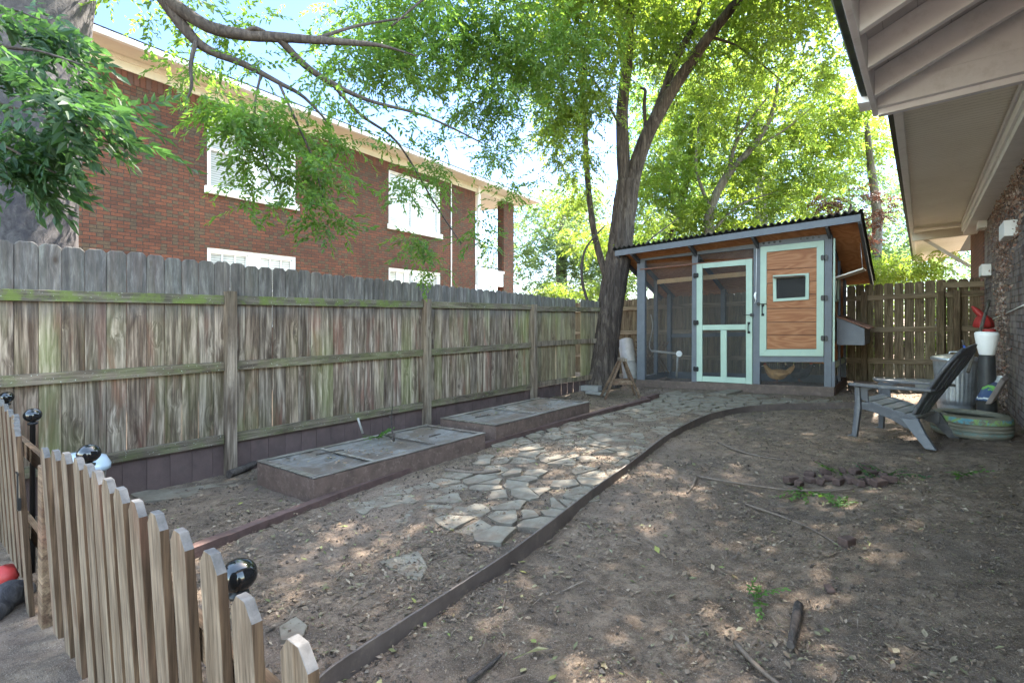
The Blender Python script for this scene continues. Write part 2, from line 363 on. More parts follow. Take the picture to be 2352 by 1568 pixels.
M['leaf_mid'] = leaf_mat('leaf_mid', [(.03, .072, .02), (.04, .09, .022), (.058, .108, .024), (.09, .125, .026)], (.30, .50, .075), .5)
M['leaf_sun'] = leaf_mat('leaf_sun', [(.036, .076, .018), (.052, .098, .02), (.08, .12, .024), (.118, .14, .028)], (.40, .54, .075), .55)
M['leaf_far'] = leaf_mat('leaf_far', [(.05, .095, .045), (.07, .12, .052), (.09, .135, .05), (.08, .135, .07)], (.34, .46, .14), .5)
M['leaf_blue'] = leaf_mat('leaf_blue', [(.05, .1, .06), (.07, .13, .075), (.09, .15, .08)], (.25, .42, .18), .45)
M['leaf_red'] = leaf_mat('leaf_red', [(.045, .02, .018), (.07, .03, .02), (.06, .05, .02)], (.22, .08, .05), .4)
M['leaf_weed'] = leaf_mat('leaf_weed', [(.03, .085, .016), (.045, .11, .018), (.065, .13, .025)], (.2, .38, .05), .4)
M['ivy'] = island_mat('dry_ivy', [(.17, .11, .08), (.28, .2, .155), (.38, .3, .25), (.22, .085, .05), (.45, .39, .34)])
M['litter'] = island_mat('litter', [(.08, .055, .04), (.16, .112, .08), (.06, .047, .038), (.23, .175, .13), (.09, .064, .044), (.22, .165, .115), (.13, .085, .055), (.19, .15, .11), (.1, .105, .045), (.29, .23, .17)])
M['stick'] = island_mat('sticks', [(.09, .065, .05), (.17, .13, .1), (.12, .09, .07), (.24, .19, .15)])
M['rubble'] = island_mat('rubble', [(.11, .05, .037), (.085, .055, .046), (.065, .042, .038), (.14, .115, .1), (.10, .058, .045)], .9); M['clod'] = island_mat('clods', [(.05, .038, .029), (.10, .077, .06), (.07, .053, .041), (.15, .118, .092)], .95); M['void'] = paint('interior_shade_black', (.006, .006, .006), .1, 5, 1, None, 0, 0, 0)

# ------------------------------------------------------------------ light
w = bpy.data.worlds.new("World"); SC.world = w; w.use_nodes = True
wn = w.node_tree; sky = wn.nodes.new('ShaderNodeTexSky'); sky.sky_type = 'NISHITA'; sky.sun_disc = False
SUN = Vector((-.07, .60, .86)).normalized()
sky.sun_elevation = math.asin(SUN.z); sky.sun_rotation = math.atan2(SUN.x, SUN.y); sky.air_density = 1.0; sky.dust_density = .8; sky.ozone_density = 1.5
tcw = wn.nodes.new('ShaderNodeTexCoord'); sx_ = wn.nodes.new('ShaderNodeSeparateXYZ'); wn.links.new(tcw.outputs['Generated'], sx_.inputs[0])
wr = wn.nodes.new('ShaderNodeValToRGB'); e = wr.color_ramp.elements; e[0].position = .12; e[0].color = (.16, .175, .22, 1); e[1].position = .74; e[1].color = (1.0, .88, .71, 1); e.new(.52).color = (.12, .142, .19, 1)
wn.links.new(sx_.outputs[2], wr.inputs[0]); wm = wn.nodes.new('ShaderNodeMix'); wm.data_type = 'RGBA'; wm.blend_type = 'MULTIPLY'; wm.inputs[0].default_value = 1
wn.links.new(sky.outputs[0], wm.inputs[6]); we = wn.nodes.new('ShaderNodeMapRange'); we.inputs['From Min'].default_value = .05; we.inputs['From Max'].default_value = .45; wn.links.new(sx_.outputs[0], we.inputs[0]); wx = wn.nodes.new('ShaderNodeMix'); wx.data_type = 'RGBA'; ws = wn.nodes.new('ShaderNodeMapRange'); ws.inputs['From Min'].default_value = -.05; ws.inputs['From Max'].default_value = -.45; wn.links.new(sx_.outputs[1], ws.inputs[0]); wmx = wn.nodes.new('ShaderNodeMath'); wmx.operation = 'MAXIMUM'; wn.links.new(we.outputs[0], wmx.inputs[0]); wn.links.new(ws.outputs[0], wmx.inputs[1]); wn.links.new(wmx.outputs[0], wx.inputs[0]); wn.links.new(wr.outputs[0], wx.inputs[6]); wx.inputs[7].default_value = (1.0, .9, .74, 1); wn.links.new(wx.outputs[2], wm.inputs[7]); wn.links.new(wm.outputs[2], wn.nodes['Background'].inputs[0]); wn.nodes['Background'].inputs[1].default_value = .15  # unseen east and rear sky brightened as added fill, low sky ahead dimmed
sl = bpy.data.lights.new('sun', 'SUN'); sl.energy = 2.2; sl.angle = R(.53); sl.color = (1, .93, .82)
so = bpy.data.objects.new('sun', sl); COL.objects.link(so); so.rotation_euler = SUN.to_track_quat('Z', 'Y').to_euler()
SC.view_settings.view_transform = 'Standard'; SC.view_settings.look = 'None'; SC.view_settings.exposure = 4.2; SC.view_settings.gamma = 1
cy = SC.cycles; cy.max_bounces = 10; cy.diffuse_bounces = 5; cy.transparent_max_bounces = 24; cy.transmission_bounces = 6; cy.glossy_bounces = 3
cy.sample_clamp_indirect = 6; cy.caustics_reflective = False; cy.caustics_refractive = False

# ------------------------------------------------------------------ ground
def ax(a, b, st, far):
    c = list(np.arange(a, b + 1e-6, st)); s = st; x = a
    lo = []
    while x > -far: s *= 1.5; x -= s; lo.append(x)
    hi = []; s = st; x = b
    while x < far: s *= 1.5; x += s; hi.append(x)
    return np.array(lo[::-1] + c + hi)
def vnoise(x, y, f, seed):
    r = np.random.default_rng(seed); T = r.random((256, 256)); u = x * f + 900; v = y * f + 900
    i = np.floor(u).astype(int); j = np.floor(v).astype(int); a = u - i; b = v - j; a = a * a * (3 - 2 * a); b = b * b * (3 - 2 * b)
    g = lambda p, q: T[p % 256, q % 256]
    return (g(i, j) * (1 - a) + g(i + 1, j) * a) * (1 - b) + (g(i, j + 1) * (1 - a) + g(i + 1, j + 1) * a) * b - .5
xs = ax(-5.6, 1.0, .025, 400); ys = ax(.2, 11.4, .025, 400)
X, Y = np.meshgrid(xs, ys); Z = gz(X, Y)
near = (1 - sst(0, 2.5, np.maximum(np.maximum(-5.6 - X, X - 1), np.maximum(.2 - Y, Y - 11.4))))
Z = Z + near * (.035 * vnoise(X, Y, 1.1, 1) + .018 * vnoise(X, Y, 4, 2) + .014 * vnoise(X, Y, 11, 3) + .011 * vnoise(X, Y, 27, 4)) - near * .012
nx, ny = len(xs), len(ys); me = bpy.data.meshes.new('ground')
idx = np.arange(nx * ny).reshape(ny, nx)
q = np.stack([idx[:-1, :-1], idx[:-1, 1:], idx[1:, 1:], idx[1:, :-1]], -1).reshape(-1, 4)
def npmesh(me, V, F, k, mats=None, mi=None, sm=False):
    me.vertices.add(len(V)); me.vertices.foreach_set('co', np.ascontiguousarray(V, np.float32).ravel())
    me.loops.add(F.size); me.loops.foreach_set('vertex_index', np.ascontiguousarray(F, np.int32).ravel())
    me.polygons.add(len(F)); me.polygons.foreach_set('loop_start', np.arange(0, F.size, k, dtype=np.int32))
    me.polygons.foreach_set('loop_total', np.full(len(F), k, np.int32))
    if mi is not None: me.polygons.foreach_set('material_index', np.ascontiguousarray(mi, np.int32))
    me.polygons.foreach_set('use_smooth', np.full(len(F), sm))
    for m in (mats or []): me.materials.append(m)
    me.update(calc_edges=True)
npmesh(me, np.stack([X.ravel(), Y.ravel(), Z.ravel()], 1), q, 4, [M['dirt']], None, True)
go = bpy.data.objects.new('ground', me); COL.objects.link(go); tag(go, 'bare brown dirt ground of the yard with scattered debris', 'ground', kind='structure')

# ------------------------------------------------------------------ long fence on the left
def FX(y): return -5.41 + .018 * (y - 2.18)
def ftop(y): return 2.135 - .031 * (y - .56)
f1 = thing('wood_fence', 'long weathered grey board fence with three posts and mossy top rail along the left side', 'fence', (FX(3), 3, gs(-5.4, 3)))
path = [(FX(-1.2), -1.2), (FX(7.1), 7.1)]
curve = [(FX(7.1), 7.1), (-5.31, 7.7), (-5.25, 8.3), (-5.16, 8.85), (-5.08, 9.2)]
def along(pl):
    P = [Vector((a, b, 0)) for a, b in pl]; L = [0]
    for i in range(len(P) - 1): L.append(L[-1] + (P[i + 1] - P[i]).length)
    def f(s):
        for i in range(len(P) - 1):
            if s <= L[i + 1] or i == len(P) - 2:
                t = (s - L[i]) / (L[i + 1] - L[i]); return P[i].lerp(P[i + 1], t), (P[i + 1] - P[i]).normalized()
    return f, L[-1]
def dogboard(mb, p, d, w, z0, z1, th=.017, ear=.028, off=0):
    n = Vector((d.y, -d.x, 0)); a = p + n * off
    prof = [(0, z0), (w, z0), (w, z1 - ear), (w - ear, z1), (ear, z1), (0, z1 - ear)]
    mb.prism([a + d * u + Vector((0, 0, z)) for u, z in prof], -n * th)
def boards(mb, pl, w=.142, gap=.003, zlo=.31, off=0, jit=.008, top=ftop, skip=()):
    f, L = along(pl); s = 0; k = 0
    while s < L:
        p, d = f(s); ww = w * random.uniform(.96, 1.03)
        if k not in skip: dogboard(mb, p, d, ww, zlo, top(p.y) + random.uniform(-.012, .008), off=off + random.uniform(-.004, .003))
        s += ww + gap * random.uniform(.4, 2.2); k += 1
mb = MB(); boards(mb, path, gap=.0008); mb.build('board_panel', M['board'], f1, bevel=.007)
mb = MB(); boards(mb, curve, top=lambda y: ftop(y) - .01 * random.random(), skip=(9,)); mb.build('board_panel', M['board_green'], f1, bevel=.004)
def railalong(z, pl, mat, h=.089, t=.038, name='rail', dz=0):
    mb = MB(); f, L = along(pl); N = max(1, int(L / .35)); prev = None
    if len(pl) == 2: N = 1
    for i in range(N):
        p, d = f(L * i / N); q, d2 = f(L * (i + 1) / N - 1e-4)
        n1 = Vector((d.y, -d.x, 0)); n2 = Vector((d2.y, -d2.x, 0)); o = .004
        a0, a1 = p + n1 * o, p + n1 * (o + t); b0, b1 = q + n2 * o, q + n2 * (o + t)
        Z = lambda v, z: Vector((v.x, v.y, z))
        mb.hexa([Z(a0, z - h / 2), Z(a1, z - h / 2), Z(b1, z - h / 2 + dz), Z(b0, z - h / 2 + dz)], [Z(a0, z + h / 2), Z(a1, z + h / 2), Z(b1, z + h / 2 + dz), Z(b0, z + h / 2 + dz)])
    return mb.build(name, mat, f1, bevel=.003)
PY = [2.18, 4.70, 7.09]; edges = [-1.2] + PY
for i in range(3):
    a, b = edges[i] + .05, edges[i + 1] - .05
    seg = [(FX(a), a), (FX(b), b)]
    railalong(1.715, seg, M['rail_moss'] if i < 2 else M['rail']); railalong(1.06, seg, M['rail']); railalong(.345, seg, M['rail'])
cs = [(FX(7.15), 7.15)] + curve[1:]
for z in (1.69, 1.07, .36): railalong(z, cs, M['post'] if z < 1.2 else M['rail'])
for y, z1 in zip(PY, (1.80, 1.79, 1.76)):
    mb = MB(); x = FX(y); mb.box(x + .004, x + .10, y - .046, y + .046, gs(x, y) - .1, z1); mb.build('post', M['post'], f1, bevel=.004)
mb = MB(); y = -1.2
while y < 8.6:
    x = FX(y) if y < 7.1 else float(np.interp(y, [c[1] for c in curve], [c[0] for c in curve]))
    mb.box(x - .012, x + .002 + random.uniform(0, .002), y, y + .178, gs(x, y) - .1, .302); y += .18
mb.build('skirt_board', M['skirt'], f1)

# ------------------------------------------------------------------ fence across the back
YB = 11.25
f2 = thing('wood_fence', 'brown board fence across the back with bright gaps between its boards', 'fence', (-.6, YB, gs(-.6, YB)))
mb = MB(); x = -7.2
while x < .66:
    ww = .132 + random.uniform(-.004, .006)
    gap = .006 + random.uniform(-.003, .006) if x > -3 else .003
    dogboard(mb, Vector((x, YB, 0)), Vector((1, 0, 0)), ww, gs(x, YB) + .03, 2.155 + .036 * (x + .3) + random.uniform(-.012, .01)); x += ww + gap
mb.build('board_panel', M['back'], f2)
for z in (1.90, 1.33, .77):
    mb = MB(); mb.box(-7.2, .71, YB - .044, YB - .004, z - .045, z + .045, 0, .03, -.3); mb.build('rail', M['back_x'], f2, bevel=.003)
for x in (-.93, .13, .33):
    mb = MB(); mb.box(x, x + .09, YB - .115, YB - .045, gs(x, YB) - .1, (2.0 if x < 0 else 1.98)); mb.build('post', M['back'], f2, bevel=.004)
mb = MB(); mb.box(.2, .71, YB - .08, YB - .047, 2.03, 2.12); mb.build('cap_rail', M['back_x'], f2)
# ------------------------------------------------------------------ chicken coop
CY = 9.5; CSH = .045
def cp(x, y, Y=CY): return onY(1378 + .293 * x, 459.4 + .293 * y, Y)
def cq(mb, pts, y0, th, mi=0):
    q = [cp(*p) for p in pts]
    mb.hexa([Vector((p.x, y0, p.z)) for p in q], [Vector((p.x, y0 + th, p.z)) for p in q], mi)
coop = thing('chicken_coop', 'slate and mint painted chicken coop with corrugated lean-to roof, mesh run and plank door', 'chicken coop', (-2.8, CY, gs(-2.8, CY)))
XL = cp(290, 1000).x; XR = cp(1815, 1000).x; BK = CY + 1.6
zb = lambda x: cp(290, 1410).z + CSH * (x - XL)
def P(name, mat, pts, y0=CY, th=.09, bevel=.003, par=None):
    mb = MB(); cq(mb, pts, y0, th); return mb.build(name, mat, par or coop, bevel=bevel)
P('post', M['slate'], [(290, 1412), (350, 1412), (350, 470), (290, 475)])
P('post', M['slate'], [(718, 1428), (763, 1430), (768, 430), (722, 434)])
P('post', M['slate'], [(1198, 1442), (1253, 1445), (1258, 362), (1203, 370)])
P('corner_post', M['slate'], [(1757, 1462), (1815, 1464), (1822, 272), (1762, 280)], CY - .012)
P('header', M['slate'], [(305, 478), (1757, 318), (1760, 268), (305, 446)], CY + .006, .06)
h2 = P('vent_header', M['slate'], [(1205, 380), (1757, 318), (1820, 265), (1205, 330)], CY - .014, .018)
for (x, y) in ((1285, 340), (1327, 336), (1370, 330), (1414, 325), (1580, 307), (1625, 302), (1672, 296), (1718, 290)):
    p = cp(x, y); mb = MB(); mb.lathe((p.x, CY - .017, p.z), [(.021, 0), (.021, .002), (.016, .0025), (.016, .004)], 14, axis='y'); mb.build('vent_hole', M['black'], coop)
P('base_timber', M['coop_base'], [(285, 1475), (1838, 1560), (1838, 1464), (285, 1406)], CY - .03, .12, .006)
P('batten', M['batten'], [(315, 550), (1200, 460), (1200, 449), (315, 539)], CY - .012, .012, .001)
P('sill_beam', M['slate'], [(1253, 1268), (1757, 1270), (1757, 1222), (1253, 1220)], CY - .004, .07)
P('corner_trim', M['mint'], [(1824, 1266), (1840, 1264), (1846, 300), (1830, 302)], CY - .018, .05)
P('corner_post', M['slate'], [(1817, 1466), (1842, 1462), (1842, 1266), (1817, 1266)], CY - .010, .06)
P('mesh_panel', M['wire2'], [(350, 1410), (718, 1425), (722, 470), (350, 500)], CY + .05, .001, 0)
P('mesh_panel', M['wire'], [(1253, 1455), (1757, 1462), (1757, 1268), (1253, 1268)], CY + .05, .001, 0)
P('mesh_panel', M['wire2'], [(768, 462), (1203, 455), (1203, 375), (768, 425)], CY + .05, .001, 0)
# screen door
d1 = P('screen_door', M['mint'], [(762, 1418), (806, 1421), (806, 500), (762, 503)], CY - .03, .032)
P('stile', M['mint'], [(1148, 1438), (1197, 1441), (1197, 461), (1148, 466)], CY - .03, .032, par=d1)
P('top_rail', M['mint'], [(807, 536), (1147, 510), (1147, 466), (807, 499)], CY - .0285, .03, par=d1)
P('bottom_rail', M['mint'], [(807, 1420), (1147, 1437), (1147, 1391), (807, 1379)], CY - .0285, .03, par=d1)
P('middle_rail', M['mint'], [(807, 1018), (1147, 1016), (1147, 974), (807, 979)], CY - .0285, .03, par=d1)
P('middle_stile', M['mint'], [(949, 1386), (997, 1388), (997, 1019), (949, 1019)], CY - .0285, .03, par=d1)
P('screen', M['wire'], [(806, 1400), (1148, 1410), (1148, 500), (806, 510)], CY - .012, .001, 0, d1)
# plank door
dd = [(1262, 370), (1760, 318), (1755, 1222), (1255, 1220)]; di = [(1310, 410), (1702, 372), (1700, 1168), (1308, 1170)]
d2 = P('plank_door', M['mint'], [di[0], dd[0], dd[3], di[3]], CY - .036, .034)
for nm, a in (('door_frame', [dd[0], dd[1], di[1], di[0]]), ('door_frame', [di[1], dd[1], dd[2], di[2]]), ('door_frame', [di[3], di[2], dd[2], dd[3]])):
    P(nm, M['mint'], a, CY - .036, .034, .002, d2)
mb = MB(); ys_ = [410, 552, 655, 742, 852, 958, 1060, 1170]; yr = [372, 528, 636, 738, 848, 955, 1058, 1168]
for i in range(7):
    cq(mb, [(1309, ys_[i + 1] - 3.6), (1701, yr[i + 1] - 3.6), (1701, yr[i] + 2.4), (1309, ys_[i] + 2.4)], CY - .02, .016)
mb.build('plank_panel', M['ply'], d2, bevel=.002)
mb = MB(); cq(mb, [(1309, 1169), (1701, 1167), (1701, 373), (1309, 411)], CY - .006, .004); mb.build('backing', M['batten'], d2)
wo = [(1360, 592), (1643, 573), (1641, 780), (1362, 797)]; wi = [(1386, 616), (1616, 602), (1614, 760), (1388, 774)]
w1 = P('hatch_frame', M['mint'], [wi[0], wo[0], wo[3], wi[3]], CY - .046, .03, .002, d2)
for a in ([wo[0], wo[1], wi[1], wi[0]], [wi[1], wo[1], wo[2], wi[2]], [wi[3], wi[2], wo[2], wo[3]]): P('hatch_frame', M['mint'], a, CY - .046, .03, .002, d2)
P('hatch_mesh', M['wire'], [(1387, 775), (1615, 761), (1615, 601), (1387, 615)], CY - .026, .001, 0, d2)
P('hatch_shade_sheet', M['void'], [(1387, 775), (1615, 761), (1615, 601), (1387, 615)], CY - .0225, .002, 0, d2)  # flat black sheet painted as the unlit interior behind the mesh
P('hatch_flap', M['coop_base'], [(1368, 614), (1612, 600), (1612, 590), (1368, 604)], CY - .11, .07, .002, d2)
for par, lst in ((d1, [(758, 592), (758, 960), (758, 1322)]), (d2, [(1762, 453), (1762, 768), (1762, 1083)])):
    for x, y in lst:
        p = cp(x, y); mb = MB()
        for s in (-1, 1):
            for t_ in (-1, 1): mb.lathe((p.x + s * .027, CY - .043, p.z + t_ * .026), [(.02, 0), (.02, .006)], 10, axis='y')
            mb.box(p.x + s * .027 - .022, p.x + s * .027 + .022, CY - .0435, CY - .037, p.z - .03, p.z + .03)
        mb.lathe((p.x, CY - .046, p.z - .04), [(.008, 0), (.008, .08)], 8); mb.build('hinge', M['black'], par)
for par, x, y in ((d1, 1172, 1000), (d2, 1281, 862)):
    p = cp(x, y); mb = MB(); mb.tube([(p.x, CY - .035, p.z + .08), (p.x, CY - .085, p.z + .05), (p.x, CY - .085, p.z - .05), (p.x, CY - .035, p.z - .08)], [.011, .009, .009, .011], 8, sub=4)
    mb.box(p.x - .022, p.x + .022, CY - .042, CY - .035, p.z + .06, p.z + .10); mb.box(p.x - .022, p.x + .022, CY - .042, CY - .035, p.z - .10, p.z - .06); mb.build('handle', M['black'], par)
for par, x, y, s in ((d1, 1195, 900, -1), (d2, 1248, 814, 1)):
    p = cp(x, y); mb = MB(); mb.lathe((p.x, CY - .06, p.z), [(.03, 0), (.03, .03)], 12, axis='y'); mb.bar((p.x - .03 * s, CY - .055, p.z), (p.x + .13 * s, CY - .055, p.z), .012, .012); mb.build('bolt', M['black'], par)
p = cp(1231, 380); q_ = cp(1226, 750); mb = MB(); mb.tube([(p.x, CY - .02, p.z), (q_.x, CY - .03, q_.z)], .004, 5); mb.tube([(q_.x, CY - .035, q_.z + .06), (q_.x - .01, CY - .045, q_.z), (q_.x, CY - .035, q_.z - .07)], [.012, .022, .008], 8, sub=3); q2 = cp(1216, 810); mb.tube([(q_.x, CY - .03, q_.z - .05), (q2.x, CY - .02, q2.z)], .004, 5)
mb.build('pull_cord', M['pvc'], coop)
# roof
fl, fr = onY(1412, 582, CY - .4), onY(1977, 500, CY - .4); RD = 2.35; drop = .88
sl_ = (fr.z - fl.z) / (fr.x - fl.x); zf = lambda x: fl.z + sl_ * (x - fl.x)
mb = MB(); mb.hexa([(fl.x, CY - .4, zf(fl.x) - .055), (fr.x, CY - .4, zf(fr.x) - .055), (fr.x, CY - .362, zf(fr.x) - .055), (fl.x, CY - .362, zf(fl.x) - .055)],
                   [(fl.x, CY - .4, zf(fl.x) + .055), (fr.x, CY - .4, zf(fr.x) + .055), (fr.x, CY - .362, zf(fr.x) + .055), (fl.x, CY - .362, zf(fl.x) + .055)])
mb.build('fascia', M['slate'], coop, bevel=.003)
def rz(x, s): return zf(x) - drop * s / RD
mb = MB()
y0, y1 = CY - .36, CY - .4 + RD
mb.hexa([(fl.x + .02, y0, rz(fl.x, .04) + .035), (fr.x - .002, y0, rz(fr.x, .04) + .035), (fr.x - .002, y1, rz(fr.x, RD) + .035), (fl.x + .02, y1, rz(fl.x, RD) + .035)],
        [(fl.x + .02, y0, rz(fl.x, .04) + .05), (fr.x - .002, y0, rz(fr.x, .04) + .05), (fr.x - .002, y1, rz(fr.x, RD) + .05), (fl.x + .02, y1, rz(fl.x, RD) + .05)])
mb.build('roof_deck', M['osb'], coop)
n_ = 300; Xs = np.linspace(fl.x - .04, fr.x + .03, n_); vs = []; fs = []
for j, s in enumerate((-.05, RD + .04)):
    for th in (0, .006):
        for x in Xs: vs.append((x, CY - .4 + s, zf(x) - drop * s / RD + .078 + .02 * math.sin((x - fl.x) * 2 * math.pi / .1) + th))
for i in range(n_ - 1):
    fs += [(i, i + 1, 2 * n_ + i + 1, 2 * n_ + i), (n_ + i, n_ + i + 1, 3 * n_ + i + 1, 3 * n_ + i), (i, i + 1, n_ + i + 1, n_ + i), (2 * n_ + i, 2 * n_ + i + 1, 3 * n_ + i + 1, 3 * n_ + i)]
mb = MB(); mb.add(vs, fs, 0, False); mb.build('roof_sheet', M['corr'], coop)
for x in (fl.x + .02, XL + .03, cp(745, 500).x, cp(1228, 500).x, XR - .04, fr.x - .04):
    mb = MB(); mb.hexa([(x, y0, rz(x, .04) - .06), (x + .04, y0, rz(x, .04) - .06), (x + .04, y1, rz(x, RD) - .06), (x, y1, rz(x, RD) - .06)],
                       [(x, y0, rz(x, .04) + .034), (x + .04, y0, rz(x, .04) + .034), (x + .04, y1, rz(x, RD) + .034), (x, y1, rz(x, RD) + .034)])
    mb.build('rafter', M['slate_dark'], coop)
mb = MB(); mb.box(XL + .1, cp(1200, 500).x, CY + .75, CY + .79, 0, .09, 0, CSH, XL)
for v in mb.v: v.z += rz(XL, 1.15) - .15
mb.build('purlin', paint('raw_pine', (.45, .30, .16), .15, 6, .7), coop)
# back frame, side walls, floor
mb = MB()
for x in (XL, cp(745, 500).x, -2.75, XR - .09): mb.box(x, x + .09, BK - .09, BK, zb(x) - .1, rz(x, BK - CY + .4) - .0)
mb.box(XL, XR, BK - .06, BK - .02, 1.08, 1.16, 0, CSH, XL); mb.box(XL, XR, BK - .07, BK - .03, zb(XL) - .1, zb(XL) + .04, 0, CSH, XL)
for v in mb.v:
    if v.z < .4 and False: v.z += 0
mb.build('back_frame', M['slate_dark'], coop)
mb = MB(); mb.box(XL, XL + .07, CY + .8, CY + .87, zb(XL), rz(XL, 1.2)); mb.box(XL + .01, XL + .06, CY + .09, BK - .09, zb(XL) - .05, zb(XL) + .06)
mb.build('side_frame', M['slate'], coop)
mb = MB(); mb.add([(XL + .03, CY + .09, zb(XL)), (XL + .03, BK, zb(XL)), (XL + .03, BK, rz(XL, BK - CY + .4)), (XL + .03, CY + .09, rz(XL, .5))], [(0, 1, 2, 3)]); mb.build('side_mesh', M['wire2'], coop)
mb = MB(); mb.add([(XL, BK - .05, zb(XL)), (XR, BK - .05, zb(XR)), (XR, BK - .05, rz(XR, BK - CY + .4)), (XL, BK - .05, rz(XL, BK - CY + .4))], [(0, 1, 2, 3)]); mb.build('back_mesh', M['wire2'], coop)
XH = cp(1230, 700).x; zh = cp(1250, 1245).z
SX = XR - .005
def sidewall(zlo, zhi, y0, y1, mat, name, x0=None, th=.02):
    x0 = SX if x0 is None else x0; mb = MB(); mb.box(x0 - th, x0, y0, y1, zlo, zhi); return mb.build(name, mat, coop)
mb = MB(); mb.prism([(SX - .02, CY + .05, zh), (SX - .02, BK, zh), (SX - .02, BK, rz(XR, BK - CY + .4) + .03), (SX - .02, CY + .05, rz(XR, .45) + .03)], (.02, 0, 0)); mb.build('side_wall', M['osb'], coop)
mb = MB(); mb.prism([(XH, CY + .05, zh), (XH, BK, zh), (XH, BK, rz(XH, BK - CY + .4) + .03), (XH, CY + .05, rz(XH, .45) + .03)], (.02, 0, 0)); mb.build('inner_wall', M['osb'], coop)
mb = MB(); mb.box(XH, SX - .02, CY + .05, BK - .02, zh - .03, zh - .001); mb.build('loft_floor', M['osb'], coop)
mb = MB(); mb.box(XH + .02, SX - .02, BK - .02, BK, zh, rz(XR, BK - CY + .4)); mb.build('loft_back', M['osb'], coop)
for y in (CY + .75, BK - .08):
    mb = MB(); mb.box(SX + .001, SX + .04, y, y + .07, zb(XR) - .15, rz(XR, y - CY + .4) - .06); mb.build('side_post', M['slate_dark'], coop)
mb = MB(); mb.box(SX - .04, SX + .05, CY + .09, BK, zb(XR) - .18, zb(XR) + .02); mb.build('side_base', M['coop_base'], coop)
mb = MB(); mb.box(SX + .002, SX + .03, CY + .06, BK, zh - .1, zh - .01); mb.build('side_beam', M['mint'], coop)
# side window with propped awning
mb = MB()
for (a, b, c, d) in ((.25, .29, 1.80, 2.2), (.68, .72, 1.80, 2.2), (.29, .68, 1.80, 1.84), (.29, .68, 2.16, 2.2)): mb.box(SX + .001, SX + .03, CY + a, CY + b, c, d)
sw = mb.build('side_window_frame', M['mint'], coop)
mb = MB(); mb.box(SX + .0005, SX + .006, CY + .29, CY + .68, 1.84, 2.16); mb.build('side_window_mesh', M['black'], coop)
mb = MB(); mb.hexa([(SX + .02, CY + .24, 2.17), (SX + .40, CY + .24, 2.30), (SX + .40, CY + .74, 2.30), (SX + .02, CY + .74, 2.17)], [(SX + .02, CY + .24, 2.19), (SX + .40, CY + .24, 2.32), (SX + .40, CY + .74, 2.32), (SX + .02, CY + .74, 2.19)]); mb.build('awning', M['cream'], coop)
mb = MB(); mb.tube([(SX + .39, CY + .3, 2.3), (SX + .36, CY + .3, rz(XR, .7))], .006, 5); mb.build('awning_wire', M['galv'], coop)
# nest box
nx0, nx1, ny0, ny1 = SX + .03, SX + .41, CY + .38, CY + 1.35
a_, b_ = onY(1925, 735, ny0).z, onY(1985, 750, ny0).z; c_ = onY(1950, 793, ny0).z
mb = MB(); mb.hexa([(nx0, ny0, c_), (nx1, ny0, c_ + .01), (nx1, ny1, c_ + .01), (nx0, ny1, c_)], [(nx0, ny0, a_ + .05), (nx1, ny0, b_ - .03), (nx1, ny1, b_ - .03), (nx0, ny1, a_ + .05)])
nb = mb.build('nest_box', M['slate'], coop, bevel=.004)
mb = MB(); mb.hexa([(nx0, ny0 - .03, a_ + .052), (nx1 + .06, ny0 - .03, b_ - .042), (nx1 + .06, ny1 + .03, b_ - .042), (nx0, ny1 + .03, a_ + .052)], [(nx0, ny0 - .03, a_ + .075), (nx1 + .06, ny0 - .03, b_ - .02), (nx1 + .06, ny1 + .03, b_ - .02), (nx0, ny1 + .03, a_ + .075)])
mb.build('nest_lid', M['batten'], nb)
# white pipe inside the run
fd = thing('water_pipe', 'white plastic water pipe with round cap inside the mesh run', 'pipe', (-3.8, CY + .5, zb(-3.8)))
a, b = onY(1497, 806, CY + .45), onY(1557, 812, CY + .45)
mb = MB(); mb.tube([(a.x - .02, CY + .45, a.z + .75), (a.x + .02, CY + .45, a.z + .5), (a.x - .05, CY + .45, a.z + .12), (a.x, CY + .45, a.z)], .012, 8, sub=5); mb.tube([a, b], .022, 10); e = onY(1554, 866, CY + .45); mb.tube([b, e], .02, 10); mb.build('pipe', M['pipe'], fd)
mb = MB(); mb.lathe((b.x + .03, CY + .42, b.z), [(.055, 0), (.06, .02), (.05, .06)], 16, axis='y'); mb.build('end_cap', M['white'], fd)
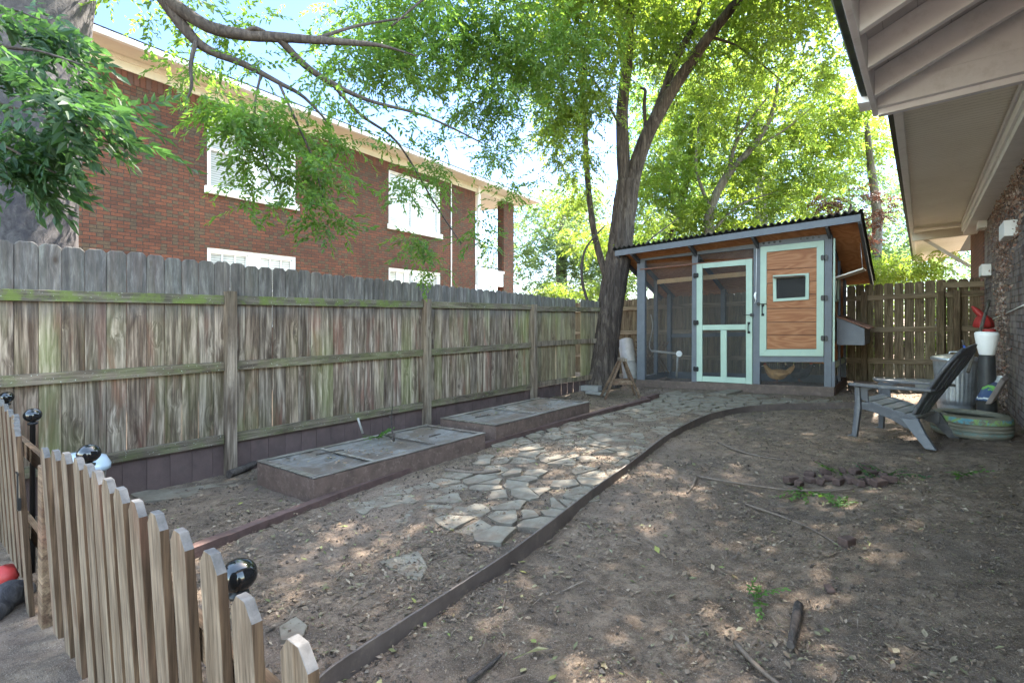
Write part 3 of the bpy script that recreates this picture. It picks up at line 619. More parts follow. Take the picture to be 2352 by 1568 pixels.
# hens
def hen(name, x, y, z, mat, label, rz_, sc=1):
    t = thing(name, label, 'hen', (x, y, z)); Rm = Matrix.Rotation(rz_, 3, 'Z'); mb = MB()
    prof = [(-.20, .02, .17), (-.15, .05, .17), (-.08, .085, .15), (0, .10, .135), (.08, .085, .15), (.13, .055, .19), (.16, .04, .235), (.18, .032, .27), (.205, .026, .285), (.225, .008, .28)]
    pts = [Vector((x, y, z)) + Rm @ Vector((px, 0, pz)) * sc for px, r, pz in prof]
    mb.tube(pts, [r * sc for _, r, _ in prof], 14, sub=3); 
    for s in (-1, 1):
        w0 = [Vector((x, y, z)) + Rm @ Vector(v) * sc for v in ((.07, s * .085, .17), (-.02, s * .108, .15), (-.16, s * .075, .16))]; mb.tube(w0, [.025 * sc, .05 * sc, .012 * sc], 10, sub=4)
    mb.tube([Vector((x, y, z)) + Rm @ Vector(v) * sc for v in ((-.17, 0, .18), (-.23, 0, .25), (-.27, 0, .30))], [.05 * sc, .04 * sc, .01], 10, sub=3)
    mb.build('body', mat, t)
    mb = MB(); mb.tube([Vector((x, y, z)) + Rm @ Vector(v) * sc for v in ((.17, 0, .305), (.195, 0, .325), (.215, 0, .305))], [.004, .012, .004], 6); mb.build('comb', paint('comb_red' + name, (.45, .03, .02)), t)
    mb = MB(); mb.tube([Vector((x, y, z)) + Rm @ Vector(v) * sc for v in ((.22, 0, .283), (.25, 0, .275))], [.009, .002], 6); mb.build('beak', M['pvc'], t)
    mb = MB()
    for s in (-1, 1): mb.tube([Vector((x, y, z)) + Rm @ Vector(v) * sc for v in ((0, s * .04, .06), (.0, s * .045, 0), (.05, s * .05, .005))], [.014, .008, .006], 6)
    mb.build('legs', M['batten'], t)
p = onY(1785, 868, CY + .45); hen('hen', p.x, CY + .45, zb(p.x) + .0, paint('tan_feather', (.38, .21, .08), .25, 18, .9), 'golden tan hen resting behind the lower mesh of the coop', 3.5)
p = onY(1835, 868, CY + .7); hen('hen', p.x, CY + .7, zb(p.x), paint('dark_feather', (.03, .028, .03), .3, 18, .9), 'black hen standing behind the golden hen in the coop', .4)

# ------------------------------------------------------------------ raised beds
def bed(label, x0, x1, y0, y1, zt, skew, cross):
    t = thing('raised_bed', label, 'raised bed', ((x0 + x1) / 2, (y0 + y1) / 2, gs((x0 + x1) / 2, (y0 + y1) / 2)))
    sh = .035; th = .04; zl = zt - .22
    for nm, a in (('side_board', (x1 - th, x1, y0, y1)), ('side_board', (x0, x0 + th, y0, y1)), ('end_board', (x0 + th, x1 - th, y0, y0 + th)), ('end_board', (x0 + th, x1 - th, y1 - th, y1))):
        mb = MB(); mb.box(*a, zl, zt, 0, sh, x1); mb.build(nm, M['bed_side'], t, bevel=.004)
    mb = MB(); q = .055
    for a in ((x1 - q, x1 + .004, y0 - .004, y1 + .004), (x0 - .004, x0 + q, y0 - .004, y1 + .004), (x0 + q, x1 - q, y0 - .004, y0 + q), (x0 + q, x1 - q, y1 - q, y1 + .004)): mb.box(*a, zt + .006, zt + .016, 0, sh, x1)
    for c_ in cross: yc = y0 + (y1 - y0) * c_; mb.box(x0 + q, x1 - q, yc - .02, yc + .02, zt + .005, zt + .013, 0, sh, x1)
    mb.build('top_frame', M['bedrim'], t, bevel=.003)
    # sagging weathered mesh cover
    nX, nY = 16, 34; vs = []; fs = []
    for j in range(nY + 1):
        for i in range(nX + 1):
            u, v = i / nX, j / nY; x = x0 + .006 + (x1 - x0 - .012) * u; y = y0 + .006 + (y1 - y0 - .012) * v
            e = min(u, 1 - u, v * 2, (1 - v) * 2); sag = -.045 * sst(.03, .22, e)
            for c in cross: sag *= float(1 - .8 * math.exp(-((v - c) / .035) ** 2))
            vs.append((x, y, zt + .004 + sh * (x - x1) + sag + .004 * random.uniform(-1, 1)))
    for j in range(nY):
        for i in range(nX): k = j * (nX + 1) + i; fs.append((k, k + 1, k + nX + 2, k + nX + 1))
    mb = MB(); mb.add(vs, fs, 0, True); mb.build('mesh_cover', M['bedcover'], t)
    return t
M['bedrim'] = board_mat('bed_rim', 'y', algae=.1, red=.1, grey=(.15, .14, .13), pale=(.23, .215, .2), brown=(.095, .08, .066))
n = NT('grey_mesh_cover'); v = n.coord(); f = n.noise(n.coord((3, .35, 1)), 9, 7, .65); a = n.noise(v, 3.1, 7, .65)
c = n.ramp(f, [(.3, (.09, .085, .08)), (.55, (.135, .128, .12)), (.75, (.2, .192, .18))]); c = n.mix(n.math('MULTIPLY', n.ramp(a, [(.44, 0.), (.56, 1.)]), .85), c, (.085, .064, .048))
M['bedcover'] = n.fin(c, .7, n.bump(n.math('ADD', f, n.noise(v, 90, 3, .6)), .4, .006), .3)
bed('brown raised bed with grey mesh cover, nearest the picket fence', -4.72, -3.76, 2.15, 4.17, .265, 0, (.3, .68))
bed('brown raised bed with grey mesh cover, further one beside the fence', -4.70, -3.79, 4.38, 6.45, .31, 0, (.45,))

# ------------------------------------------------------------------ picket fence in front
LY = .46
pf = thing('picket_fence', 'unpainted wooden picket fence leaning slightly in the near corner', 'picket fence', (-2.2, LY, gs(-2.2, LY)))
def picket(x, zt, y=LY, w=.098, par=pf):
    z0 = gs(x, y) - .04; lean = .055; mb = MB(); th = .022; e = .03
    prof = [(0, z0), (w, z0), (w, zt - .036), (w - e, zt), (e, zt), (0, zt - .036)]
    yo = lambda z: y + lean * (.95 - z); n_ = len(prof)
    A = [Vector((x - w + u, yo(z), z)) for u, z in prof]; B = [p + Vector((0, th, 0)) for p in A]
    fs = [tuple(range(n_)), tuple(range(n_, 2 * n_))[::-1]]; mi = [0, 0]
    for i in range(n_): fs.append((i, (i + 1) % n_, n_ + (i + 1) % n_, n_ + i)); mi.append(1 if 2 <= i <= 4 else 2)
    o = len(mb.v); mb.v += A + B
    for f, m_ in zip(fs, mi): mb.f.append(list(f)); mb.m.append(m_); mb.sm.append(False)
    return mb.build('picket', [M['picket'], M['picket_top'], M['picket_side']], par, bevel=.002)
tops = [(700, 1497), (573, 1390), (497, 1280), (423, 1229), (366, 1186), (318, 1158), (281, 1128), (252, 1106), (226, 1087), (206, 1072), (182, 1056), (152, 1044), (127, 1038), (100, 1033)]
for (px, py) in tops:
    p = onY(px, py, LY); picket(p.x + .008, p.z)
xg = onY(92, 1030, LY).x
for i in range(4): picket(xg - .30 - i * .10, 1.0 + .008 * i, LY - .045 + i * .012)
x = xg - .72; k = 0
while x > -5.25: picket(x, 1.005 + .012 * k); x -= .165; k += 1
mb = MB()
for z in (.34, .74): mb.box(-.7, xg - .02, LY + .076 - .05 * z, LY + .11 - .05 * z, z - .04, z + .04)
mb.v = [Vector((-v.x - .72 + xg if False else v.x, v.y, v.z)) for v in mb.v]
mb.build('rail', M['picket_rail'], pf)
mb = MB()
for z in (.36, .78): mb.box(-5.3, xg - .25, LY + .062, LY + .09, z - .04, z + .04)
mb.build('rail', M['picket_rail'], pf)
mb = MB(); mb.box(xg - .20, xg - .10, LY + .02, LY + .12, gs(-3.4, LY) - .1, .83); mb.build('gate_post', M['picket_rail'], pf, bevel=.005)
mb = MB(); p = onY(40, 1130, LY - .04); mb.bar((p.x, p.y, p.z + .09), (p.x + .01, p.y, p.z - .08), .006, .01); mb.bar((p.x - .04, p.y, p.z + .09), (p.x + .02, p.y, p.z + .09), .007, .007); mb.box(p.x - .005, p.x + .012, p.y, p.y + .012, p.z - .09, p.z - .03); mb.build('latch', M['black'], pf)
for px, py, lab in ((548, 1320, 'large black ball finial on its post beside the nearest pickets'), (204, 1041, 'black ball finial on its post halfway along the picket fence'), (75, 953, 'black ball finial standing behind the picket gate'), (15, 912, 'black ball finial at the far left end by the board fence')):
    Yb = .56; p = onY(px, py, Yb); t = thing('finial_post', lab, 'fence post', (p.x, Yb, gs(p.x, Yb)), 'black posts topped with balls')
    mb = MB(); r = .043; mb.lathe((p.x, Yb, p.z), [(.001, -r * .92)] + [(r * math.cos(a), r * .92 * math.sin(a)) for a in np.linspace(-1.4, 1.4, 13)] + [(.001, r * .92)], 28); mb.build('ball', M['glossblack'], t)
    mb = MB(); mb.lathe((p.x, Yb, p.z), [(.013, -.5 - (p.z - .5 - gs(p.x, Yb))), (.013, -.058), (.024, -.052), (.024, -.044), (.012, -.04), (.012, -.034)], 16); mb.build('pole', M['black'], t)
# ------------------------------------------------------------------ our house on the right
def WX(y): return .80 - .0068 * y
hs = thing('house', 'painted brick house on the right with white eaves, soffit and trim', 'house', (1.0, 8, gs(.9, 8)))
def wallseg(y0, y1, z0, z1, mat, nm='wall', dx=0):
    mb = MB(); q = lambda z: [(WX(y0) + dx, y0, z), (WX(y0) + .3, y0, z), (WX(y1) + .3, y1, z), (WX(y1) + dx, y1, z)]
    mb.hexa(q(z0), q(z1)); return mb.build(nm, mat, hs)
wallseg(1.0, 11.35, -.3, 3.9, M['brick_house']); wallseg(11.352, 14.2, -.3, 3.9, M['brick_red'], dx=-.01)
# belt trim and flat soffit
SZ = 3.30
def strip(nm, mat, x0, x1, y0, y1, z0, z1, sh=.03):
    mb = MB(); k = lambda x, y: x - .0068 * y
    q = lambda z: [(k(x0, y0), y0, z + sh * x0), (k(x1, y0), y0, z + sh * x1), (k(x1, y1), y1, z + sh * x1), (k(x0, y1), y1, z + sh * x0)]
    mb.hexa(q(z0), q(z1)); return mb.build(nm, mat, hs, bevel=.003)
strip('belt_trim', M['white'], .60, .802, 4.05, 12.6, 3.06, SZ - .004, 0)
strip('belt_trim', M['white'], .575, .60, 4.05, 12.6, 3.12, 3.2, 0)
strip('belt_trim', M['white'], .57, .60, 4.05, 12.6, SZ - .06, SZ - .006, 0)
n = NT('beadboard'); v = n.coord(); s_ = sep(n, v); fr = n.math('FRACT', n.math('MULTIPLY', s_[1], 1 / .075)); ln = n.math('LESS_THAN', fr, .07)
fl_ = n.ramp(n.noise(n.coord((1.2, 14, 1)), 5, 6, .7), [(.60, 0.), (.67, 1.)]); c = n.ramp(n.noise(v, 1.4, 5, .6), [(.3, (.80, .77, .68)), (.7, (.88, .86, .78))])
c = n.mix(n.math('MULTIPLY', fl_, .7), c, (.33, .30, .25)); c = n.mix(n.math('MULTIPLY', ln, .65), c, (.25, .23, .19)); M['bead'] = n.fin(c, .6, n.bump(n.math('SUBTRACT', 1, ln), .25, .003), .25)
strip('soffit', M['bead'], -.155, .80, 4.0, 20.0, SZ, SZ + .02, 0.03)
strip('soffit_trim', M['white'], -.185, -.12, 4.0, 20.0, SZ - .05, SZ - .002, .03)
strip('drip_edge', M['gutter'], -.225, -.187, 4.0, 20.0, SZ - .04, SZ + .12, .03)
strip('roof', M['gutter'], -.22, 1.6, 4.0, 20.0, SZ + .13, SZ + .2, .03)
strip('tie_beam', M['cream'], -.15, .80, 13.1, 13.25, SZ - .22, SZ - .06, .06)
strip('end_frieze', M['cream'], -.15, .80, 14.25, 14.5, SZ - .02, SZ - .005, .03)
mb = MB(); a, b = onY(2108, 541, 13.3), onY(2228, 612, 13.3); mb.bar(a, b, .05, .06); mb.build('brace', M['cream'], hs)
mb = MB()
q = [onY(x, y, 19.9) for x, y in ((2108, 607), (2245, 553), (2245, 500), (2108, 585))]; mb.hexa(q, [p + Vector((0, .08, 0)) for p in q]); mb.build('rake_board', M['cream'], hs)
mb = MB(); q = [onY(x, y, 18) for x, y in ((2105, 606), (2116, 606), (2116, 545), (2105, 545))]; mb.hexa(q, [p + Vector((0, .15, 0)) for p in q]); mb.build('porch_post', M['cream'], hs)
for (px, py, h, w_) in ((2318, 530, .17, .5), (2268, 622, .17, .5)):
    p = onX(px, py, .70); mb = MB(); x = WX(p.y); mb.box(x - .11, x - .002, p.y - w_ / 2, p.y + w_ / 2, p.z - h / 2, p.z + h / 2); mb.build('window_sill', M['white'], hs, bevel=.006)
mb = MB(); x = WX(11); mb.box(x - .10, x + .0, 10.9, 11.3, 2.95, 3.06); mb.build('pilaster_cap', M['white'], hs)
mb = MB(); a, b = onX(2242, 745, WX(9.5) - .02), onX(2352, 700, WX(7) - .02); m_ = a.lerp(b, .5) - Vector((0, 0, .02)); mb.tube([a, m_, b], .006, 5, sub=6); mb.build('wall_cable', M['pvc'], hs)
# near eave with open rafters
EX, EZ, YE = -.245, 2.95, 3.95
mb = MB(); mb.box(EX - .03, EX, -2.5, YE + .12, EZ - .10, EZ + .09); mb.build('fascia', M['eave'], hs, bevel=.003)
mb = MB(); vs = []
prof = [(EX - .032, EZ + .08), (EX - .034, EZ - .01), (EX - .05, EZ - .03), (EX - .075, EZ - .025), (EX - .092, EZ + .02), (EX - .096, EZ + .08), (EX - .086, EZ + .08), (EX - .08, EZ + .02)]
mb.prism([(x, -2.5, z) for x, z in prof], (0, YE + 2.42, 0)); mb.build('gutter', M['gutter'], hs)
mb = MB(); mb.prism([(x + (.004 if i > 3 else 0), YE - .06, z - .004) for i, (x, z) in enumerate([(EX - .031, EZ + .10), (EX - .031, EZ - .055), (EX - .098, EZ - .05), (EX - .103, EZ + .09)])], (0, .17, 0)); mb.build('gutter_end', M['white'], hs)
PIT = .46
for y in (3.72, 3.28, 2.84, 2.40, 1.9, 1.4, .9):
    mb = MB(); w_ = .045
    mb.hexa([(EX + .001, y, EZ - .09), (EX + 1.25, y, EZ - .09 + 1.25 * PIT), (EX + 1.25, y + w_, EZ - .09 + 1.25 * PIT), (EX + .001, y + w_, EZ - .09)], [(EX + .001, y, EZ + .06), (EX + 1.25, y, EZ + .06 + 1.25 * PIT), (EX + 1.25, y + w_, EZ + .06 + 1.25 * PIT), (EX + .001, y + w_, EZ + .06)])
    mb.build('rafter', M['eave'], hs, bevel=.003)
mb = MB(); mb.hexa([(EX, -2.5, EZ + .062), (EX + 1.3, -2.5, EZ + .062 + 1.3 * PIT), (EX + 1.3, YE + .1, EZ + .062 + 1.3 * PIT), (EX, YE + .1, EZ + .062)], [(EX, -2.5, EZ + .10), (EX + 1.3, -2.5, EZ + .10 + 1.3 * PIT), (EX + 1.3, YE + .1, EZ + .10 + 1.3 * PIT), (EX, YE + .1, EZ + .10)])
n = NT('roof_boards'); v = n.coord(); s_ = sep(n, v); fr = n.math('FRACT', n.math('MULTIPLY', n.math('ADD', s_[0], 10.0), 1 / .14)); ln = n.math('LESS_THAN', fr, .03)
c = n.ramp(n.noise(v, 3, 5, .6), [(.3, (.5, .5, .52)), (.7, (.6, .6, .62))]); c = n.mix(n.math('MULTIPLY', ln, .5), c, (.2, .2, .2)); M['rdeck'] = n.fin(c, .6)
mb.build('roof_boards', M['rdeck'], hs)
mb = MB(); mb.box(EX + .001, .80, YE, YE + .045, EZ - .085, EZ + .05, 0, .045, EX); mb.build('end_beam', M['eave'], hs, bevel=.003)
mb = MB(); mb.box(EX + .001, .80, YE + .047, YE + .10, EZ - .12, EZ + .02, 0, .045, EX); mb.build('end_beam', M['eave'], hs, bevel=.003)
mb = MB(); mb.hexa([(EX + .2, YE + .012, EZ + .03), (.80, YE + .012, EZ + .06), (.80, YE + .03, EZ + .06), (EX + .2, YE + .03, EZ + .03)], [(EX + .2, YE + .012, EZ + .07), (.80, YE + .012, EZ + .06 + 1.0 * PIT), (.80, YE + .03, EZ + .06 + 1.0 * PIT), (EX + .2, YE + .03, EZ + .07)]); mb.build('gable_board', M['eave'], hs)

# ------------------------------------------------------------------ brick apartment building behind the fence
B0 = Vector((-10.95, 2.37, 0)); BU = Vector((-.121, 1, 0)).normalized(); BN = Vector((BU.y, -BU.x, 0)); OV = .55
def BW(s, w, z): return B0 + BU * s + BN * (w - OV) + Vector((0, 0, z))
def onB(px, py, w=0):
    r = ray(px, py); P0 = B0 + BN * (w - OV); d = (P0.x * BN.x + P0.y * BN.y) / (r.x * BN.x + r.y * BN.y)
    p = at(px, py, d); return (Vector((p.x, p.y, 0)) - B0).dot(BU), p.z
bl = thing('apartment_building', 'two storey red brick building with cream eaves and white windows behind the fence', 'building', (BW(6, 0, 0).x, BW(6, 0, 0).y, 0))
def bb(mb, s0, s1, w0, w1, z0, z1, mi=0):
    q = lambda z: [BW(s0, w0, z), BW(s1, w0, z), BW(s1, w1, z), BW(s0, w1, z)]
    mb.hexa(q(z0), q(z1), mi)
def BP(nm, mat, *a, par=None, bevel=.004):
    mb = MB(); bb(mb, *a); return mb.build(nm, mat, par or bl, bevel=bevel)
sE, _ = onB(1092, 560); TOPZ = onB(233, 143)[1]
# wall with window openings is built as panels around them
wins = []
z2b = onB(893, 514)[1]; z2t = onB(893, 386)[1]; z1t = onB(893, 614)[1]
for (pa, pb) in ((476, 680), (893, 1012)):
    s0 = onB(pa, 500)[0]; s1 = onB(pb, 500)[0]; wins += [(s0, s1, z2b, z2t, True), (s0, s1, z1t - 1.7, z1t, False)]
sW = -9.0; mb = MB(); cuts = sorted({sW, sE, *[w_[0] for w_ in wins], *[w_[1] for w_ in wins]}); zs = [-.5, z1t - 1.7, z1t, z2b, z2t, TOPZ]
for i in range(len(cuts) - 1):
    hole = any(abs(w_[0] - cuts[i]) < 1e-6 for w_ in wins)
    if not hole: bb(mb, cuts[i], cuts[i + 1], -.3, 0, zs[0], zs[-1])
    else:
        for k in (0, 2, 4): bb(mb, cuts[i], cuts[i + 1], -.3, 0, zs[k], zs[k + 1])
mb.build('wall', M['brick_far'], bl)
BP('end_wall', M['brick_far'], sE - .3, sE, -9, -.302, -.5, TOPZ)
mb = MB(); s = sW
while s < sE - .1:
    bb(mb, s, s + .085, -.01, .004 + random.uniform(0, .004), TOPZ - .225, TOPZ - .012); s += .1
n = NT('soldier_brick'); c = n.ramp(n.island(), [(0, (.1, .045, .032)), (.5, (.15, .06, .042)), (1, (.085, .055, .048))]); M['soldier'] = n.fin(c, .9)
mb.build('soldier_course', M['soldier'], bl)
sR = onB(1235, 460, OV)[0]
BP('frieze', M['cream'], sW, sE + .4, -.02, .03, TOPZ, TOPZ + .24); BP('frieze_mould', M['cream'], sW, sE + .4, .03, .07, TOPZ + .15, TOPZ + .236)
BP('soffit', M['cream'], sW, sR, -9, OV - .02, TOPZ + .24, TOPZ + .26)
BP('gutter', M['white'], sW, sR + .06, OV - .02, OV + .09, TOPZ + .22, TOPZ + .34, bevel=.02)
BP('gutter_end', M['white'], sR, sR + .09, -9, OV - .02, TOPZ + .22, TOPZ + .34, bevel=.02)
mb = MB(); mb.prism([BW(sW, OV + .11, TOPZ + .345), BW(sW, -9, TOPZ + 1.6), BW(sW, -9, TOPZ + .4)], BU * (sR - sW)); mb.build('roof', paint('dark_shingle', (.06, .06, .065), .3, 20, .9), bl)
def glass_mat():
    n = NT('window_blinds'); v = n.coord(); z = sep(n, v)[2]; fr = n.math('FRACT', n.math('MULTIPLY', z, 1 / .05)); ln = n.math('LESS_THAN', fr, .25)
    c = n.mix(ln, (.40, .40, .39), (.2, .2, .2)); n.b.inputs['Coat Weight'].default_value = .6; n.b.inputs['Coat Roughness'].default_value = .02
    return n.fin(c, .25, None, .6)
M['pane'] = glass_mat()
for (s0, s1, z0, z1, up) in wins:
    mid = (s0 + s1) / 2; f = .07
    mb = MB(); bb(mb, s0, s1, -.12, -.02, z1 - f, z1)
    fr_ = mb.build('window', M['white'], bl)
    for (a, b, c, d, e, g) in ((s0, s0 + f, -.12, -.02, z0, z1 - f), (s1 - f, s1, -.12, -.02, z0, z1 - f), (mid - .13, mid + .13, -.12, -.018, z0, z1 - f)): BP('frame', M['white'], a, b, c, d, e, g, par=fr_)
    for (a, b) in ((s0 + f, mid - .13), (mid + .13, s1 - f)):
        BP('pane', M['pane'], a, b, -.11, -.10, z0, z1 - f, par=fr_, bevel=0)
        zm = (z0 + z1) / 2; mb = MB(); bb(mb, a, b, -.095, -.06, zm - .025, zm + .025); bb(mb, a, a + .035, -.095, -.06, z0, z1 - f); bb(mb, b - .035, b, -.095, -.06, z0, z1 - f); bb(mb, a, b, -.095, -.06, z0, z0 + .05); bb(mb, a, b, -.095, -.06, z1 - f - .04, z1 - f)
        if not up:
            for k in (1, 2): q = a + (b - a) * k / 3; bb(mb, q - .012, q + .012, -.095, -.07, z0, z1 - f)
        mb.build('sash', M['white'], fr_)
    if up: BP('sill', M['white'], s0 - .06, s1 + .06, -.12, .06, z0 - .15, z0, par=fr_, bevel=.008)
for px, r in ((1035, .018),):
    s_, z_ = onB(px, 412); mb = MB(); mb.tube([BW(s_, .03, z_), BW(s_, .03, 0)], r, 6); mb.build('cable_conduit', M['white'], bl)
s_, _ = onB(1095, 450); BP('downspout', M['white'], s_ - .02, s_ + .11, .0, .1, 0, TOPZ + .24)
# porch bay
c0 = onB(1157, 560)[0]; c1 = onB(1180, 560)[0]; zb_ = onB(1120, 618)[1]; zt_ = onB(1120, 565)[1]
BP('brick_column', M['brick_far'], c0, c1, -.3, 0, -.5, TOPZ + .1); 
BP('porch_lintel', M['cream'], sE + .02, c1, -.5, .02, TOPZ + .05, TOPZ + .235); BP('porch_slab', M['white'], sE + .02, c0, -3, .03, zb_ - .12, zb_ - .02)
BP('porch_beam', M['white'], sE + .02, c0, -.25, -.02, zb_ - .62, zb_ - .12)
mb = MB(); bb(mb, sE + .12, c0, -.14, -.11, zt_ - .03, zt_); bb(mb, sE + .12, c0, -.14, -.11, zb_ + .06, zb_ + .09); s = sE + .14
while s < c0: bb(mb, s, s + .016, -.133, -.117, zb_ + .09, zt_ - .03); s += .11
bb(mb, sE + .2, sE + .23, -3, -.14, zt_ - .03, zt_)
for k in range(22): bb(mb, sE + .205, sE + .22, -.3 - k * .12, -.285 - k * .12, zb_, zt_)
mb.build('railing', M['black'], bl)

# ------------------------------------------------------------------ foliage
def proto_spray(K, L, ll, lw, seed, droop=.35, curl=.3):
    """one twig with alternate leaves: triangles in local space, twig along +x"""
    r = np.random.default_rng(seed); T = []
    for k in range(K):
        t = (k + .7) / K; side = 1 if k % 2 else -1; b = np.array([t * L, 0, -droop * L * t * t * .5])
        a = side * (1.0 - .65 * t) + r.normal(0, .25); l = ll * (1 - .25 * abs(t - .5)) * r.uniform(.75, 1.2)
        d = np.array([math.cos(a), math.sin(a), r.normal(-.18, .3)]); d /= np.linalg.norm(d)
        nrm = np.array([r.normal(0, .35), r.normal(0, .35), 1.]); sd = np.cross(nrm, d); sd /= np.linalg.norm(sd); nn = np.cross(d, sd)
        w = lw * l / ll / 2
        p0 = b; p1 = b + d * l * .42 + sd * w + nn * w * curl; p2 = b + d * l - nn * l * .08; p3 = b + d * l * .42 - sd * w + nn * w * curl
        T.append([p0, p1, p2, p3])
    return np.array(T)            # K,4,3
def sprays(org, dirs, roll, scale, protos):
    """place the twigs; returns vertices (N*K*4,3)"""
    out = []; which = rng.integers(0, len(protos), len(org))
    for i, P_ in enumerate(protos):
        m = which == i
        if not m.any(): continue
        o, d, s, ro = org[m], dirs[m], scale[m], roll[m]
        d = d / np.linalg.norm(d, axis=1, keepdims=True); up = np.tile([0, 0, 1.], (len(d), 1)); y = np.cross(up, d); y /= np.linalg.norm(y, axis=1, keepdims=True) + 1e-9; z = np.cross(d, y)
        c, sn = np.cos(ro)[:, None], np.sin(ro)[:, None]; y, z = y * c + z * sn, z * c - y * sn
        Bm = np.stack([d, y, z], 1) * s[:, None, None]
        v = np.einsum('kvi,nij->nkvj', P_, Bm) + o[:, None, None, :]
        out.append(v.reshape(-1, 3))
    return np.concatenate(out)
def leafmesh(name, V, mat, parent):
    nq = len(V) // 4; i = np.arange(nq) * 4
    F = np.stack([i, i + 1, i + 2, i, i + 2, i + 3], 1).reshape(-1, 3)
    me = bpy.data.meshes.new(name); npmesh(me, V - np.array(OFF[parent]), F, 3, [mat])
    o = bpy.data.objects.new(name, me); COL.objects.link(o); o.parent = parent; OFF[o] = OFF[parent]; return o
Rt = np.array([CA, SA, 0]); Fw = np.array([-SA, CA, 0]); Up = np.array([0, 0, 1.])
def blob(px, py, rx, ry, d, dr, n, clumps=None, tight=.33):
    """twig bases in a volume: centre measured on the photograph, its own depth"""
    c = np.array(at(px, py, d)); a, b = rx * d / 1176, ry * d / 1176
    k = clumps or max(3, n // 14); q = rng.normal(0, .48, (k, 3)); q /= np.maximum(1, np.linalg.norm(q, axis=1, keepdims=True))
    ci = rng.integers(0, k, n); p = q[ci] + rng.normal(0, 1, (n, 3)) * tight * .5
    return c + p[:, :1] * a * Rt + p[:, 1:2] * b * Up + p[:, 2:] * dr * Fw
def ball(c, r, n, clumps=None, tight=.3):
    k = clumps or max(4, n // 16); q = rng.normal(0, .5, (k, 3)); q /= np.maximum(1, np.linalg.norm(q, axis=1, keepdims=True)); ci = rng.integers(0, k, n)
    return np.array(c) + (q[ci] + rng.normal(0, 1, (n, 3)) * tight * .5) * np.array(r)
def crown(name, parent, pts, mat, protos, smin=.8, smax=1.25, droop=-.35, dirb=None, rollv=.5):
    n = len(pts); a = rng.uniform(0, 2 * math.pi, n); d = np.stack([np.cos(a), np.sin(a), rng.normal(droop, .35, n)], 1)
    if dirb is not None: d = d * .6 + np.array(dirb)
    V = sprays(pts, d, rng.normal(0, rollv, n), rng.uniform(smin, smax, n), protos); return leafmesh(name, V, mat, parent)
PN = [proto_spray(15, .34, .082, .036, s, .5) for s in range(5)]       # near branch
PM = [proto_spray(15, .37, .075, .032, 20 + s, .5) for s in range(5)]   # elm-like
PF = [proto_spray(13, .6, .14, .068, 40 + s, .4) for s in range(5)]      # far crowns
PO = [proto_spray(11, .6, .14, .075, 60 + s, .3) for s in range(4)]    # overhead
PV = [proto_spray(12, 1.2, .30, .15, 80 + s, .4) for s in range(4)]     # very far

def limb(mb, L, n=10, sub=5, rough=.06): mb.tube([at(*p[:3]) for p in L], [p[3] for p in L], n, sub=sub, rough=rough)
# big grey tree at the left
lt = thing('grey_tree', 'large smooth grey trunk rising behind the fence with a long leafy limb', 'tree', (-6.39, .57, gs(-6.4, .57)))
mb = MB(); mb.tube([(-6.42, .55, -.4), (-6.40, .57, .6), (-6.39, .57, 1.6), (-6.37, .58, 2.6), (-6.30, .60, 3.7), (-6.2, .63, 4.6), (-6.05, .7, 6.0), (-6.0, .8, 8)], [.78, .68, .63, .62, .64, .66, .6, .5], 40, sub=8, rough=.018); mb.build('trunk', M['bark_grey'], lt)
mb = MB()
A0 = at(360, -20, 4.5)
mb.tube([(-6.1, .75, 5.2), (-5.7, 1.15, 4.75), A0, at(415, 22, 4.5), at(480, 62, 4.55), at(560, 80, 4.6), at(640, 86, 4.7), at(720, 92, 4.8), at(815, 99, 5.0), at(880, 106, 5.2), at(960, 130, 5.6)], [.11, .085, .062, .058, .054, .05, .044, .037, .029, .017, .005], 12, sub=5, rough=.08)
L_ = [[(372, -8, 4.5, .06), (420, 60, 4.55, .055), (470, 110, 4.6, .04), (560, 148, 4.7, .03), (640, 190, 4.8, .022), (700, 225, 4.9, .016), (760, 290, 5.0, .008)],
      [(640, 88, 4.7, .035), (700, 150, 4.9, .032), (760, 190, 5.1, .028), (850, 232, 5.5, .02), (980, 268, 6.0, .014), (1110, 330, 6.6, .008)],
      [(760, 190, 5.1, .02), (830, 265, 5.4, .016), (915, 330, 5.9, .012), (1000, 470, 6.2, .010), (1060, 560, 6.3, .006)],
      [(560, 80, 4.6, .025), (590, 66, 4.6, .02), (660, 105, 4.8, .012)],
      [(450, 95, 4.55, .02), (438, 150, 4.5, .016), (440, 200, 4.5, .012), (425, 235, 4.5, .006)],
      [(640, 190, 4.8, .014), (690, 300, 4.85, .011), (720, 370, 4.9, .009), (745, 470, 4.9, .005)],
      [(600, 168, 4.75, .012), (585, 260, 4.7, .009), (610, 370, 4.75, .006), (650, 460, 4.8, .004)],
      [(720, 92, 4.8, .02), (820, 60, 5.2, .014), (940, 40, 5.8, .01)]]
for L in L_: limb(mb, L, 8)
